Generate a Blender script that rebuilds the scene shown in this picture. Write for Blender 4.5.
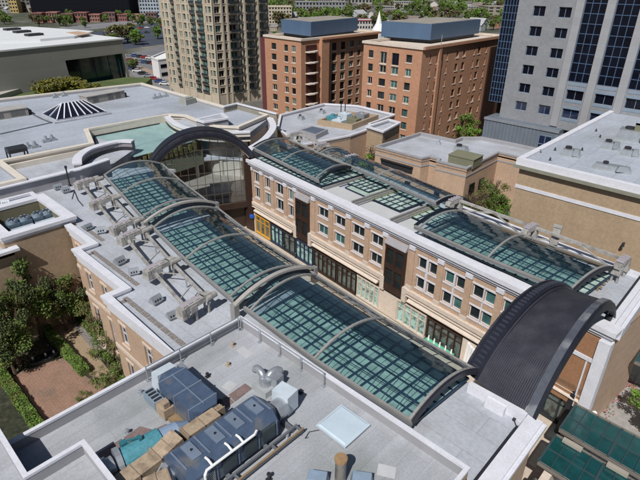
import bpy, math, random
from mathutils import Vector, Matrix
R = math.radians
rnd = random.Random(7)
for o in list(bpy.data.objects): bpy.data.objects.remove(o)
S = bpy.context.scene
COL = S.collection
# ------------------------------------------------------------------ camera
HC = 45.0; FPX = 507.0; PIT = R(27.6); ROLL = R(-0.65); YAW = R(43.3)
f = Vector((0, math.cos(PIT), -math.sin(PIT))); r = Vector((1, 0, 0)); u = r.cross(f)
r, u = math.cos(ROLL)*r - math.sin(ROLL)*u, math.sin(ROLL)*r + math.cos(ROLL)*u
rot = Matrix.Rotation(YAW, 3, 'Z')
f = rot @ f; r = rot @ r; u = rot @ u
cam = bpy.data.cameras.new('camera'); camo = bpy.data.objects.new('camera', cam); COL.objects.link(camo)
camo.matrix_world = Matrix(((r.x, u.x, -f.x, 0), (r.y, u.y, -f.y, 0), (r.z, u.z, -f.z, HC), (0, 0, 0, 1)))
cam.sensor_width = 36; cam.lens = 36*FPX/640; cam.clip_start = 1; cam.clip_end = 9000
S.camera = camo
def at(px, py, z):
    d = f*FPX + r*(px-320) - u*(py-240); t = (z-HC)/d.z
    return Vector((d.x*t, d.y*t, z))
# ------------------------------------------------------------------ light
SUN_AZ = -69.0; SUN_EL = 50.0            # azimuth (from +x, ccw) the sun stands at
w = bpy.data.worlds.new('World'); S.world = w; w.use_nodes = True
nt = w.node_tree; bg = nt.nodes['Background']
sky = nt.nodes.new('ShaderNodeTexSky'); sky.sky_type = 'NISHITA'; sky.sun_disc = False
sky.sun_elevation = R(SUN_EL); sky.sun_rotation = R(90-SUN_AZ)
nt.links.new(sky.outputs[0], bg.inputs[0]); bg.inputs[1].default_value = 0.05
sl = bpy.data.lights.new('sun', 'SUN'); sl.energy = 4.7; sl.angle = R(0.5); sl.color = (1, .965, .91)
so = bpy.data.objects.new('sun', sl); COL.objects.link(so)
sd = Vector((math.cos(R(SUN_AZ))*math.cos(R(SUN_EL)), math.sin(R(SUN_AZ))*math.cos(R(SUN_EL)), math.sin(R(SUN_EL))))
so.rotation_euler = sd.to_track_quat('Z', 'Y').to_euler(); so.location = (0, 0, 100)
S.render.engine = 'CYCLES'; S.cycles.max_bounces = 7; S.cycles.transparent_max_bounces = 12
vs = S.view_settings; vs.view_transform = 'Standard'; vs.look = 'None'; vs.exposure = -0.05; vs.gamma = 1
vs.use_curve_mapping = False
# ------------------------------------------------------------------ materials
MATS = {}
def mat(name, col, rough=.8, var=.12, scale=.6, metal=0, col2=None, c2=(.55, .7), s2=.3, streak=None, spec=None, fine=None, seam=None, brick=None):
    if name in MATS: return MATS[name]
    m = bpy.data.materials.new(name); m.use_nodes = True; n = m.node_tree.nodes; L = m.node_tree.links
    b = n['Principled BSDF']; b.inputs['Roughness'].default_value = rough; b.inputs['Metallic'].default_value = metal
    if spec is not None: b.inputs['Specular IOR Level'].default_value = spec
    tc = n.new('ShaderNodeTexCoord'); src = tc.outputs['Object']
    mp = n.new('ShaderNodeMapping'); L.new(src, mp.inputs[0])
    if streak: mp.inputs['Scale'].default_value = streak
    no = n.new('ShaderNodeTexNoise'); no.inputs['Scale'].default_value = scale; no.inputs['Detail'].default_value = 7
    no.inputs['Roughness'].default_value = .65
    L.new(mp.outputs[0], no.inputs[0])
    mr = n.new('ShaderNodeMapRange'); mr.inputs[1].default_value = .3; mr.inputs[2].default_value = .7
    mr.inputs[3].default_value = 1-var; mr.inputs[4].default_value = 1+var; L.new(no.outputs[0], mr.inputs[0])
    cur = None
    rgb = n.new('ShaderNodeRGB'); rgb.outputs[0].default_value = (*col, 1); cur = rgb.outputs[0]
    if col2:
        n2 = n.new('ShaderNodeTexNoise'); n2.inputs['Scale'].default_value = s2; n2.inputs['Detail'].default_value = 5
        L.new(src, n2.inputs[0])
        r2 = n.new('ShaderNodeMapRange'); r2.inputs[1].default_value = c2[0]; r2.inputs[2].default_value = c2[1]
        L.new(n2.outputs[0], r2.inputs[0])
        mx = n.new('ShaderNodeMixRGB'); L.new(r2.outputs[0], mx.inputs[0]); L.new(cur, mx.inputs[1])
        mx.inputs[2].default_value = (*col2, 1); cur = mx.outputs[0]
    if seam:                     # membrane sheets / slabs: faint joints
        bt = n.new('ShaderNodeTexBrick'); bt.inputs['Scale'].default_value = 1
        bt.inputs['Brick Width'].default_value = seam[0]; bt.inputs['Row Height'].default_value = seam[1]
        bt.inputs['Mortar Size'].default_value = seam[2]; bt.inputs['Mortar Smooth'].default_value = .3
        bt.inputs[1].default_value = (1, 1, 1, 1); bt.inputs[2].default_value = (.93, .93, .93, 1)
        k = seam[3]; bt.inputs[3].default_value = (k, k, k, 1)
        mp2 = n.new('ShaderNodeMapping'); L.new(src, mp2.inputs[0]); L.new(mp2.outputs[0], bt.inputs[0])
        if len(seam) > 4: mp2.inputs['Rotation'].default_value = seam[4]
        mx = n.new('ShaderNodeMixRGB'); mx.blend_type = 'MULTIPLY'; mx.inputs[0].default_value = 1
        L.new(cur, mx.inputs[1]); L.new(bt.outputs[0], mx.inputs[2]); cur = mx.outputs[0]
    if fine:
        n3 = n.new('ShaderNodeTexNoise'); n3.inputs['Scale'].default_value = fine[0]; n3.inputs['Detail'].default_value = 3
        L.new(src, n3.inputs[0])
        r3 = n.new('ShaderNodeMapRange'); r3.inputs[1].default_value = .35; r3.inputs[2].default_value = .65
        r3.inputs[3].default_value = 1-fine[1]; r3.inputs[4].default_value = 1+fine[1]; L.new(n3.outputs[0], r3.inputs[0])
        vm = n.new('ShaderNodeVectorMath'); vm.operation = 'SCALE'; L.new(cur, vm.inputs[0]); L.new(r3.outputs[0], vm.inputs['Scale']); cur = vm.outputs[0]
    vm = n.new('ShaderNodeVectorMath'); vm.operation = 'SCALE'; L.new(cur, vm.inputs[0]); L.new(mr.outputs[0], vm.inputs['Scale'])
    L.new(vm.outputs[0], b.inputs['Base Color'])
    MATS[name] = m; return m
def glassmat(name, tint, gloss=.85, base=.12, rough=.03, opaque=0, ocol=(.1, .2, .2)):
    m = bpy.data.materials.new(name); m.use_nodes = True; n = m.node_tree.nodes; L = m.node_tree.links
    out = n['Material Output']; n.remove(n['Principled BSDF'])
    tr = n.new('ShaderNodeBsdfTransparent'); tr.inputs[0].default_value = (*tint, 1)
    gl = n.new('ShaderNodeBsdfGlossy'); gl.inputs[0].default_value = (gloss, gloss, gloss, 1); gl.inputs['Roughness'].default_value = rough
    fr = n.new('ShaderNodeFresnel'); fr.inputs[0].default_value = 1.5
    ad = n.new('ShaderNodeMath'); ad.operation = 'MULTIPLY_ADD'; ad.inputs[1].default_value = 1.0; ad.inputs[2].default_value = base
    L.new(fr.outputs[0], ad.inputs[0])
    # slight waviness of the panes
    tc = n.new('ShaderNodeTexCoord'); no = n.new('ShaderNodeTexNoise'); no.inputs['Scale'].default_value = .35
    L.new(tc.outputs['Object'], no.inputs[0]); bp = n.new('ShaderNodeBump'); bp.inputs['Strength'].default_value = .12; bp.inputs['Distance'].default_value = .25
    L.new(no.outputs[0], bp.inputs['Height']); L.new(bp.outputs[0], gl.inputs['Normal'])
    last = tr.outputs[0]
    if opaque:
        df = n.new('ShaderNodeBsdfDiffuse'); df.inputs[0].default_value = (*ocol, 1)
        m1 = n.new('ShaderNodeMixShader'); m1.inputs[0].default_value = opaque; L.new(last, m1.inputs[1]); L.new(df.outputs[0], m1.inputs[2]); last = m1.outputs[0]
        no2 = n.new('ShaderNodeTexNoise'); no2.inputs['Scale'].default_value = .8; no2.inputs['Detail'].default_value = 5; L.new(tc.outputs['Object'], no2.inputs[0])
        mr = n.new('ShaderNodeMapRange'); mr.inputs[1].default_value = .3; mr.inputs[2].default_value = .7; mr.inputs[3].default_value = .7; mr.inputs[4].default_value = 1.25
        L.new(no2.outputs[0], mr.inputs[0]); vm = n.new('ShaderNodeVectorMath'); vm.operation = 'SCALE'; vm.inputs[0].default_value = ocol
        L.new(mr.outputs[0], vm.inputs['Scale']); L.new(vm.outputs[0], df.inputs[0])
    mx = n.new('ShaderNodeMixShader'); L.new(ad.outputs[0], mx.inputs[0]); L.new(last, mx.inputs[1]); L.new(gl.outputs[0], mx.inputs[2])
    L.new(mx.outputs[0], out.inputs[0]); MATS[name] = m; return m
roofm = mat('roof_membrane', (.40, .425, .48), .7, .13, .25, col2=(.31, .32, .34), c2=(.5, .72), s2=.16, seam=(14, 2.1, .03, .72), fine=(3, .07))
roofm2 = mat('roof_membrane_blue', (.37, .405, .47), .7, .13, .12, col2=(.27, .29, .32), c2=(.5, .75), s2=.07, seam=(22, 3.0, .05, .72, (0, 0, R(90))), fine=(1.5, .07), streak=(1, .25, 1))
frontm = mat('roof_membrane_front', (.36, .375, .41), .75, .13, .35, streak=(2.2, .35, 1), col2=(.26, .28, .285), c2=(.48, .72), s2=.2, seam=(9, 1.5, .018, .74, (0, 0, R(90))), fine=(6, .07))
trim = mat('white_trim', (.62, .63, .69), .55, .08, .8, fine=(6, .05))
trimw = mat('cream_trim', (.62, .57, .50), .7, .08, .8)
graym = mat('parapet_gray', (.30, .30, .32), .8, .10, .5)
stone = mat('tan_stone', (.46, .325, .235), .85, .09, .5, seam=(1.2, .5, .012, .88, (R(90), 0, 0)), fine=(3, .07))
stonel = mat('pale_stone', (.58, .50, .43), .85, .08, .7, fine=(3, .06))
tanw = mat('tan_brick', (.37, .275, .185), .9, .10, .2, streak=(1, 1, .25), fine=(2.5, .08), seam=(3.2, 2.0, .02, .86, (R(90), 0, 0)))
brownw = mat('brown_brick', (.31, .16, .085), .9, .10, .5, fine=(4, .08), seam=(.8, .3, .02, .82, (R(90), 0, 0)))
orange = mat('orange_brick', (.42, .22, .135), .9, .08, .12, fine=(1.2, .07))
burg = mat('burgundy_panel', (.11, .03, .035), .8, .1, .3)
beige = mat('beige_precast', (.48, .415, .33), .85, .08, .2, fine=(1.5, .05))
grayst = mat('gray_granite', (.24, .248, .268), .7, .08, .15, seam=(2.1, 1.5, .03, .85, (R(90), 0, 0)), fine=(1.5, .06))
graydk = mat('gray_metal_cladding', (.13, .155, .19), .6, .12, .3)
bluebox = mat('blue_penthouse', (.07, .12, .205), .5, .08, .15, seam=(3, 30, .05, .8, (R(90), 0, 0)))
navy = mat('navy_standing_seam', (.036, .038, .052), .5, .28, .7, metal=.3, col2=(.06, .062, .075), c2=(.5, .7), s2=.35, fine=(6, .12))
navyr = mat('navy_rib', (.02, .022, .035), .45, .2, 1, metal=.3)
darkf = mat('dark_bronze', (.035, .018, .013), .5, .25, 1)
darkm = mat('dark_metal', (.022, .024, .03), .5, .2, 1)
steelp = mat('pale_steel', (.35, .34, .325), .55, .2, 1.4, col2=(.24, .225, .21), c2=(.48, .66), s2=1.0, fine=(7, .12))
ribm = mat('rib_taupe', (.25, .245, .24), .5, .12, .8)
mull = mat('mullion_blue', (.018, .04, .07), .4, .15, 1)
galv = mat('galvanised', (.42, .45, .49), .35, .15, 1.2, metal=.55)
ahum = mat('blue_grey_casing', (.085, .125, .20), .4, .22, .9, col2=(.22, .21, .19), c2=(.54, .74), s2=.6, metal=.25)
ahul = mat('pale_casing', (.50, .57, .64), .5, .1, .9)
tanduct = mat('tan_duct', (.36, .28, .20), .75, .18, 1.2, col2=(.24, .18, .13), c2=(.5, .62), s2=1.1, fine=(9, .12))
teal = mat('teal_duct', (.07, .25, .31), .6, .2, .9, col2=(.12, .24, .28), c2=(.5, .65), s2=.7, fine=(6, .1))
lilac = mat('pale_blue_duct', (.22, .30, .42), .5, .1, .9)
matm = mat('brown_mat', (.19, .135, .13), .95, .14, 2, fine=(8, .1))
gravel = mat('gravel_strip', (.20, .18, .17), .95, .2, 3, fine=(6, .25))
concrete = mat('concrete', (.30, .29, .28), .9, .12, .5, fine=(3, .1))
pave = mat('mall_paving', (.52, .44, .36), .85, .1, .4, seam=(2, 1, .03, .8), fine=(2, .06))
asphalt = mat('asphalt', (.05, .055, .065), .9, .2, .1, fine=(1, .1))
asphblue = mat('parking_asphalt', (.045, .055, .08), .9, .2, .05, fine=(.6, .15))
brickdr = mat('pink_brick_paving', (.27, .165, .12), .9, .14, .4, col2=(.20, .14, .105), s2=.3, seam=(.6, .3, .03, .8), fine=(3, .1))
pathm = mat('tan_path', (.30, .225, .15), .9, .1, .5, fine=(4, .08))
gardenm = mat('dark_ground', (.028, .032, .018), 1, .4, .5, col2=(.05, .045, .03), s2=.4, fine=(2, .3))  # near-black tone over the whole garden ground
leafg = mat('leaf_green', (.10, .155, .03), .7, .4, .9, col2=(.16, .155, .045), s2=.5)
leafb = mat('leaf_bright', (.13, .24, .03), .7, .3, .9)
leafo = mat('leaf_olive', (.13, .13, .04), .8, .4, 1, col2=(.16, .13, .06), s2=.8)
leafd = mat('leaf_dark', (.065, .09, .028), .8, .4, .9)
leafr = mat('leaf_reddish', (.09, .055, .045), .8, .4, .9)
leafy = mat('leaf_yellow', (.18, .17, .015), .8, .35, .7)
bark = mat('bark', (.10, .07, .05), .95, .3, 3)
redm = mat('red_petals', (.34, .07, .08), .7, .3, 3)
whitep = mat('white_paint', (.78, .78, .78), .6, .06, 1)
yel = mat('yellow_frame', (.60, .32, .04), .6, .08, 1)
ground_m = mat('city_ground', (.06, .07, .045), 1, .35, .02, col2=(.15, .14, .125), c2=(.45, .6), s2=.012, fine=(.1, .3))
glass_sky = glassmat('canopy_glass', (.76, .90, .93), .95, .09, opaque=.05, ocol=(.07, .17, .22))
glass_top = glassmat('flat_canopy_glass', (.3, .42, .4), .8, .02, .06, opaque=.97, ocol=(.41, .52, .465))
glass_low = glassmat('street_canopy_glass', (.3, .5, .5), .8, .03, .12, opaque=.9, ocol=(.010, .066, .07))
glass_pale = glassmat('pale_canopy_glass', (.5, .6, .6), .5, .0, .35, opaque=.97, ocol=(.24, .38, .39))
glass_clear = glassmat('clear_glass', (.62, .72, .78), .9, .12)
def pane_mat(name, col, rough=.08, var=.5, sc=.35):
    m = mat(name, col, rough, var, sc, spec=.7); return m
pane = pane_mat('window_glass', (.018, .026, .028))
panet = pane_mat('window_glass_teal', (.05, .12, .12), .1, .6, .5)
paned = mat('window_glass_dark', (.004, .005, .012), .2, .5, .35, spec=.3)
paneb = pane_mat('window_glass_blue', (.012, .02, .05), .05, .4, .2)
shopg = mat('shop_glass', (.13, .17, .16), .12, .6, 1.1, col2=(.03, .03, .03), c2=(.45, .6), s2=1.1, spec=.6)
shopt = mat('shop_glass_teal', (.30, .48, .45), .15, .4, 1.0, col2=(.1, .16, .15), c2=(.5, .6), s2=1.4, spec=.6)
# ------------------------------------------------------------------ mesh builder
class MB:
    def __init__(s): s.v = []; s.f = []; s.mi = []; s.k = 0
    def m(s, k): s.k = k; return s
    def face(s, pts):
        b = len(s.v); s.v += [tuple(p) for p in pts]; s.f.append(tuple(range(b, b+len(pts)))); s.mi.append(s.k); return s
    def hexa(s, p):       # 8 corners: bottom 4 ccw, top 4 ccw
        b = len(s.v); s.v += [tuple(q) for q in p]
        for q in ((3, 2, 1, 0), (4, 5, 6, 7), (0, 1, 5, 4), (1, 2, 6, 5), (2, 3, 7, 6), (3, 0, 4, 7)):
            s.f.append(tuple(b+i for i in q)); s.mi.append(s.k)
        return s
    def box(s, x0, y0, z0, x1, y1, z1):
        return s.hexa([(x0, y0, z0), (x1, y0, z0), (x1, y1, z0), (x0, y1, z0), (x0, y0, z1), (x1, y0, z1), (x1, y1, z1), (x0, y1, z1)])
    def rbox(s, c, ang, l, w_, z0, z1, taper=1):   # centre xy, rotation, length, width
        ca, sa = math.cos(ang), math.sin(ang); P = []
        for z, t in ((z0, 1), (z1, taper)):
            for a, b in ((-1, -1), (1, -1), (1, 1), (-1, 1)):
                x, y = a*l/2*t, b*w_/2*t; P.append((c[0]+x*ca-y*sa, c[1]+x*sa+y*ca, z))
        return s.hexa(P)
    def prism(s, poly, z0, z1, top=True, bot=True):
        n = len(poly)
        a = sum(poly[i][0]*poly[(i+1) % n][1]-poly[(i+1) % n][0]*poly[i][1] for i in range(n))
        if a < 0: poly = poly[::-1]
        b = len(s.v); s.v += [(p[0], p[1], z0) for p in poly]+[(p[0], p[1], z1) for p in poly]
        for i in range(n):
            j = (i+1) % n; s.f.append((b+i, b+j, b+n+j, b+n+i)); s.mi.append(s.k)
        if top: s.f.append(tuple(b+n+i for i in range(n))); s.mi.append(s.k)
        if bot: s.f.append(tuple(b+i for i in range(n))[::-1]); s.mi.append(s.k)
        return s
    def bar(s, p, q, w_, h, up=(0, 0, 1)):
        p = Vector(p); q = Vector(q); d = (q-p)
        if d.length < 1e-6: return s
        d.normalize(); upv = Vector(up); sx = d.cross(upv)
        if sx.length < 1e-4: sx = d.cross(Vector((1, 0, 0)))
        sx.normalize(); uz = sx.cross(d); A = sx*w_/2; B = uz*h/2
        return s.hexa([p-A-B, p+A-B, q+A-B, q-A-B, p-A+B, p+A+B, q+A+B, q-A+B])
    def tube(s, pts, rad, seg=8, cap=True):
        pts = [Vector(p) for p in pts]; n = len(pts); rr = rad if isinstance(rad, (list, tuple)) else [rad]*n
        b = len(s.v)
        for i, p in enumerate(pts):
            d = (pts[min(i+1, n-1)]-pts[max(i-1, 0)]).normalized()
            a = d.cross(Vector((0, 0, 1)));
            if a.length < 1e-3: a = Vector((1, 0, 0))
            a.normalize(); c = a.cross(d)
            for k in range(seg):
                t = 2*math.pi*k/seg; s.v.append(tuple(p+a*math.cos(t)*rr[i]+c*math.sin(t)*rr[i]))
        for i in range(n-1):
            for k in range(seg):
                k2 = (k+1) % seg
                s.f.append((b+i*seg+k, b+i*seg+k2, b+(i+1)*seg+k2, b+(i+1)*seg+k)); s.mi.append(s.k)
        if cap:
            s.f.append(tuple(b+k for k in range(seg))[::-1]); s.mi.append(s.k)
            s.f.append(tuple(b+(n-1)*seg+k for k in range(seg))); s.mi.append(s.k)
        return s
    def build(s, name, mats, parent=None, smooth=False):
        if parent:                      # parts are stored relative to their thing's base
            off = Vector((0, 0, 0)); p_ = parent
            while p_: off = off+p_.location; p_ = p_.parent
            if off.length > 0: s.v = [(a-off.x, b-off.y, c-off.z) for a, b, c in s.v]
        me = bpy.data.meshes.new(name); me.from_pydata(s.v, [], s.f); me.update()
        if not isinstance(mats, (list, tuple)): mats = [mats]
        for m_ in mats: me.materials.append(m_)
        me.polygons.foreach_set('material_index', s.mi)
        if smooth: me.polygons.foreach_set('use_smooth', [True]*len(s.f))
        o = bpy.data.objects.new(name, me); COL.objects.link(o)
        if parent: o.parent = parent
        return o
def _each(s, name, mats, parent=None, smooth=False):      # one object per loose piece
    par = list(range(len(s.v)))
    def fd(a):
        while par[a] != a: par[a] = par[par[a]]; a = par[a]
        return a
    for fc in s.f:
        for k in fc[1:]: par[fd(k)] = fd(fc[0])
    grp = {}
    for i, fc in enumerate(s.f): grp.setdefault(fd(fc[0]), []).append(i)
    out = []
    for ids in grp.values():
        m = MB()
        mp_ = {}
        for i in ids:
            t = []
            for k in s.f[i]:
                if k not in mp_: mp_[k] = len(m.v); m.v.append(s.v[k])
                t.append(mp_[k])
            m.f.append(tuple(t)); m.mi.append(s.mi[i])
        out.append(m.build(name, mats, parent, smooth))
    return out
MB.each = _each
def tag(o, label=None, cat=None, group=None, kind=None):
    if label: o['label'] = label
    if cat: o['category'] = cat
    if group: o['group'] = group
    if kind: o['kind'] = kind
    return o
def thing(name, label, cat, group=None, loc=None):
    o = bpy.data.objects.new(name, None); COL.objects.link(o); o.empty_display_size = .3
    if loc is not None: o.location = loc
    return tag(o, label, cat, group)
def struct(name, mb, m): return tag(mb.build(name, m), kind='structure')
def copy_thing(o, loc, rz=0, sc=1, label=None):
    c = o.copy(); COL.objects.link(c); c.location = loc; c.rotation_euler = (0, 0, rz); c.scale = (sc, sc, sc)
    if label: c['label'] = label
    for ch in o.children:
        d = ch.copy(); COL.objects.link(d); d.parent = c
        for g in ch.children:
            e = g.copy(); COL.objects.link(e); e.parent = d
    return c
# wall with real openings. O=(x,y), uu = unit direction, outward = right of it
def perp(uu): return (uu[1], -uu[0])
def wall_open(mb, O, uu, L, z0, z1, ops, depth=.25):
    n = perp(uu)
    def P(s_, z, d=0): return (O[0]+uu[0]*s_-n[0]*d, O[1]+uu[1]*s_-n[1]*d, z)
    ss = sorted(set([0, L]+[round(a, 3) for o in ops for a in (o[0], o[1]) if 0 < a < L]))
    zs = sorted(set([z0, z1]+[round(a, 3) for o in ops for a in (o[2], o[3]) if z0 < a < z1]))
    opr = [tuple(round(a, 3) for a in o[:4]) for o in ops]
    for j in range(len(zs)-1):
        zc = (zs[j]+zs[j+1])/2; row = [o for o in opr if o[2] < zc < o[3]]
        st = None
        for i in range(len(ss)-1):
            sc = (ss[i]+ss[i+1])/2; inside = any(o[0] < sc < o[1] for o in row)
            if not inside and st is None: st = ss[i]
            if inside and st is not None:
                mb.face([P(st, zs[j]), P(ss[i], zs[j]), P(ss[i], zs[j+1]), P(st, zs[j+1])]); st = None
        if st is not None: mb.face([P(st, zs[j]), P(L, zs[j]), P(L, zs[j+1]), P(st, zs[j+1])])
    for a, b, c, d in opr:
        mb.face([P(a, c), P(b, c), P(b, c, depth), P(a, c, depth)]); mb.face([P(a, d, depth), P(b, d, depth), P(b, d), P(a, d)])
        mb.face([P(a, c), P(a, c, depth), P(a, d, depth), P(a, d)]); mb.face([P(b, c, depth), P(b, c), P(b, d), P(b, d, depth)])
def win_into(mb, O, uu, op, depth, fw=.06, nx=1, nz=1, sill=.0, head=0):   # mat 0 glass, 1 frame, 2 sill
    n = perp(uu); a, b, c, d = op[:4]
    def P(s_, z, q=0): return (O[0]+uu[0]*s_-n[0]*q, O[1]+uu[1]*s_-n[1]*q, z)
    def bx(s0, s1, z0, z1, q0, q1):
        mb.hexa([P(s0, z0, q0), P(s1, z0, q0), P(s1, z0, q1), P(s0, z0, q1), P(s0, z1, q0), P(s1, z1, q0), P(s1, z1, q1), P(s0, z1, q1)])
    mb.m(0).face([P(a, c, depth), P(b, c, depth), P(b, d, depth), P(a, d, depth)])
    mb.m(1)
    if fw:
        for s0, s1, z0, z1 in ((a, a+fw, c, d), (b-fw, b, c, d), (a+fw, b-fw, c, c+fw), (a+fw, b-fw, d-fw, d)): bx(s0, s1, z0, z1, depth-.08, depth-.005)
        for i in range(1, nx):
            x = a+(b-a)*i/nx; bx(x-fw/2, x+fw/2, c+fw, d-fw, depth-.07, depth-.006)
        for i in range(1, nz):
            z = c+(d-c)*i/nz; bx(a+fw, b-fw, z-fw/2, z+fw/2, depth-.06, depth-.007)
    if sill: mb.m(2); bx(a-.12, b+.12, c-sill, c-.002, -.10, depth-.1)
    if head: mb.m(2); bx(a-.12, b+.12, d+.002, d+head, -.08, depth-.1)
CAMP = Vector((0, 0, HC))
def add_windows(root, specs, name='window', limit=100):
    """specs: (O,uu,op,depth,kw,mats)"""
    def key(sp):
        O, uu, op = sp[:3]; p = Vector((O[0]+uu[0]*(op[0]+op[1])/2, O[1]+uu[1]*(op[0]+op[1])/2, (op[2]+op[3])/2))
        return (p-CAMP).length
    specs = sorted(specs, key=key)
    for sp in specs[:limit]:
        mb = MB(); win_into(mb, *sp[:4], **sp[4]); mb.build(name, sp[5], root)
    rest = {}
    for sp in specs[limit:]:
        mb, ms = rest.setdefault('all', (MB(), sp[5])); win_into(mb, *sp[:4], **sp[4])
    for mb, ms in rest.values(): tag(mb.build(name+'s', ms, root), 'remaining windows of the facade', kind='stuff')
def cornice(mb, poly, z0, z1, out, closed=True, inn=.4):
    """coping ring along a polygon (ccw): outset by out, inset by inn"""
    n = len(poly); a = sum(poly[i][0]*poly[(i+1) % n][1]-poly[(i+1) % n][0]*poly[i][1] for i in range(n))
    if a < 0: poly = poly[::-1]
    def off(d):
        res = []
        for i in range(n):
            p0 = Vector(poly[i-1][:2]); p1 = Vector(poly[i][:2]); p2 = Vector(poly[(i+1) % n][:2])
            d1 = (p1-p0).normalized(); d2 = (p2-p1).normalized(); n1 = Vector((d1.y, -d1.x)); n2 = Vector((d2.y, -d2.x))
            k = n1+n2; k = k/max(.3, k.dot(n1)); res.append((p1.x+k.x*d, p1.y+k.y*d))
        return res
    A = off(out); B = off(-inn)
    for i in range(n):
        j = (i+1) % n
        mb.hexa([(*A[i], z0), (*A[j], z0), (*B[j], z0), (*B[i], z0), (*A[i], z1), (*A[j], z1), (*B[j], z1), (*B[i], z1)])
    return mb
def flat_building(name, label, cat, poly, zroof, zpar, wallm, roofmm, trimm, out=.15, band=None, z0=0, cth=.35, inn=.4):
    root = thing(name, label, cat, loc=(poly[0][0], poly[0][1], z0))
    def B(mb, nm, m_): return mb.build(nm, m_, root)
    B(MB().prism(poly, z0, zpar-cth-.01, top=False, bot=False), 'wall', wallm)
    B(cornice(MB(), poly, zroof, zpar-cth-.005, -.02, inn=inn-.03), 'parapet', graym)
    B(MB().prism(poly, zroof-.3, zroof), 'roof', roofmm)
    B(cornice(MB(), poly, zpar-cth, zpar, out, inn=inn), 'cornice', trimm)
    if band: B(cornice(MB(), poly, band[0], band[1], .08, inn=.05), 'band', trimm)
    return root

# ================================================================== SETTING
G = MB(); G.face([(-6000, -600, 0), (3000, -600, 0), (3000, 6000, 0), (-6000, 6000, 0)])
struct('ground', G, ground_m)
def flat(name, pts, z, m_): return struct(name, MB().face([(p[0], p[1], z) for p in pts]), m_)
flat('mall_street', [(-92, 33), (-6, 33), (-6, 48.4), (-71.2, 56.2), (-92, 60)], .03, pave)
flat('garden_ground', [(-100, -12), (-31.6, -12), (-31.6, 22), (-100, 22)], .02, gardenm)
flat('brick_driveway', [(-61.3, 8.8), (-32, 8.8), (-32, 17), (-50, 16.2), (-54.0, 15.2), (-60, 14.6)], .035, brickdr)
flat('garden_path', [(-69.5, 16.3), (-69, 18.6), (-57, 17.9), (-44, 17.0), (-44, 16.2), (-54, 15.6), (-67.5, 16.1)], .045, pathm)
flat('planting_border', [(-69, 18.65), (-56, 17.8), (-56, 18.7), (-69, 19.9)], .05, gravel)
flat('street_pavement', [(-6, -20), (3.5, -20), (3.5, 80), (-6, 80)], .12, concrete)
flat('main_street', [(3.6, -40), (16, -40), (16, 400), (3.6, 400)], .02, asphalt)
flat('courtyard_ground', [(-72, 62), (-31, 62), (-31, 90), (-72, 90)], .04, concrete)
# ================================================================== GALLERY BUILDING (left of the mall street)
gpoly = [(-67, 21.4), (-59.2, 21.4), (-59.2, 19.2), (-46.8, 19.2), (-46.8, 17.0), (-31.6, 17.0), (-31.6, 23.1), (-6.9, 23.1), (-6.9, 31.8),
         (-12.9, 32.6), (-33, 34.2), (-55, 36.8), (-68, 39.4), (-79, 41.8), (-82.6, 30.2), (-82.9, 22.6), (-67, 22.6)]
gb = thing('gallery_building', 'long low stone gallery building with pale roof and stepped white cornice beside the tree garden', 'building', loc=(-59, 24, 0))
ops = []
gw = MB()
segs = [((-67, 22.6), (-67, 21.4)), ((-67, 21.4), (-59.2, 21.4)), ((-59.2, 21.4), (-59.2, 19.2)), ((-59.2, 19.2), (-46.8, 19.2)), ((-46.8, 19.2), (-46.8, 17)), ((-46.8, 17), (-31.6, 17)), ((-6.9, 23.1), (-6.9, 31.8))]
gspec = []
for a, b in segs:
    L_ = math.dist(a, b); uu = ((b[0]-a[0])/L_, (b[1]-a[1])/L_); op = []
    if L_ > 4 and a[0] < -20:
        nwin = 2 if L_ < 9 else 3
        for k in range(nwin):
            c = L_*(k+.5)/nwin
            for z0_, z1_ in ((9.6, 12.3), (2.2, 7.2)):
                op.append((c-.75, c+.75, z0_, z1_)); gspec.append((a, uu, op[-1], .3, dict(fw=.1, nx=2, nz=2, sill=.18, head=.3), [pane, trim, stonel]))
    wall_open(gw, a, uu, L_, 0, 14.2, op, .35)
rest = gpoly[8:]
for a, b in zip(rest, rest[1:]+rest[:0]):
    L_ = math.dist(a, b); wall_open(gw, a, ((b[0]-a[0])/L_, (b[1]-a[1])/L_), L_, 0, 14.2, [])
gw.build('wall', stone, gb)
add_windows(gb, gspec)
MB().prism(gpoly, 14.0, 14.3).build('roof', roofm, gb)
def ledge(mb, pts, z0, z1, out, inn):       # open run, outward on the right
    n = len(pts); A = []; B = []
    for i in range(n):
        p0 = Vector(pts[max(i-1, 0)]); p1 = Vector(pts[i]); p2 = Vector(pts[min(i+1, n-1)])
        d1 = (p1-p0) if i else (p2-p1); d2 = (p2-p1) if i < n-1 else (p1-p0); d1.normalize(); d2.normalize()
        n1 = Vector((d1.y, -d1.x)); n2 = Vector((d2.y, -d2.x)); k = n1+n2; k = k/max(.3, k.dot(n1))
        A.append(p1+k*out); B.append(p1-k*inn)
    for i in range(n-1):
        mb.hexa([(*A[i], z0), (*A[i+1], z0), (*B[i+1], z0), (*B[i], z0), (*A[i], z1), (*A[i+1], z1), (*B[i+1], z1), (*B[i], z1)])
    return mb
gl = gpoly[:6]+[(-31.7, 17)]
c_ = MB(); ledge(c_, gl[0:], 14.55, 14.85, .5, .4); ledge(c_, gl[0:], 14.35, 14.54, .42, .3); ledge(c_, gl, 13.95, 14.34, .35, -.02); ledge(c_, gl, 13.2, 13.94, .14, -.02)
c_.build('cornice', trim, gb)
gf = MB(); ledge(gf, gl, 14.3, 14.34, -.9, 1.6); 
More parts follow.
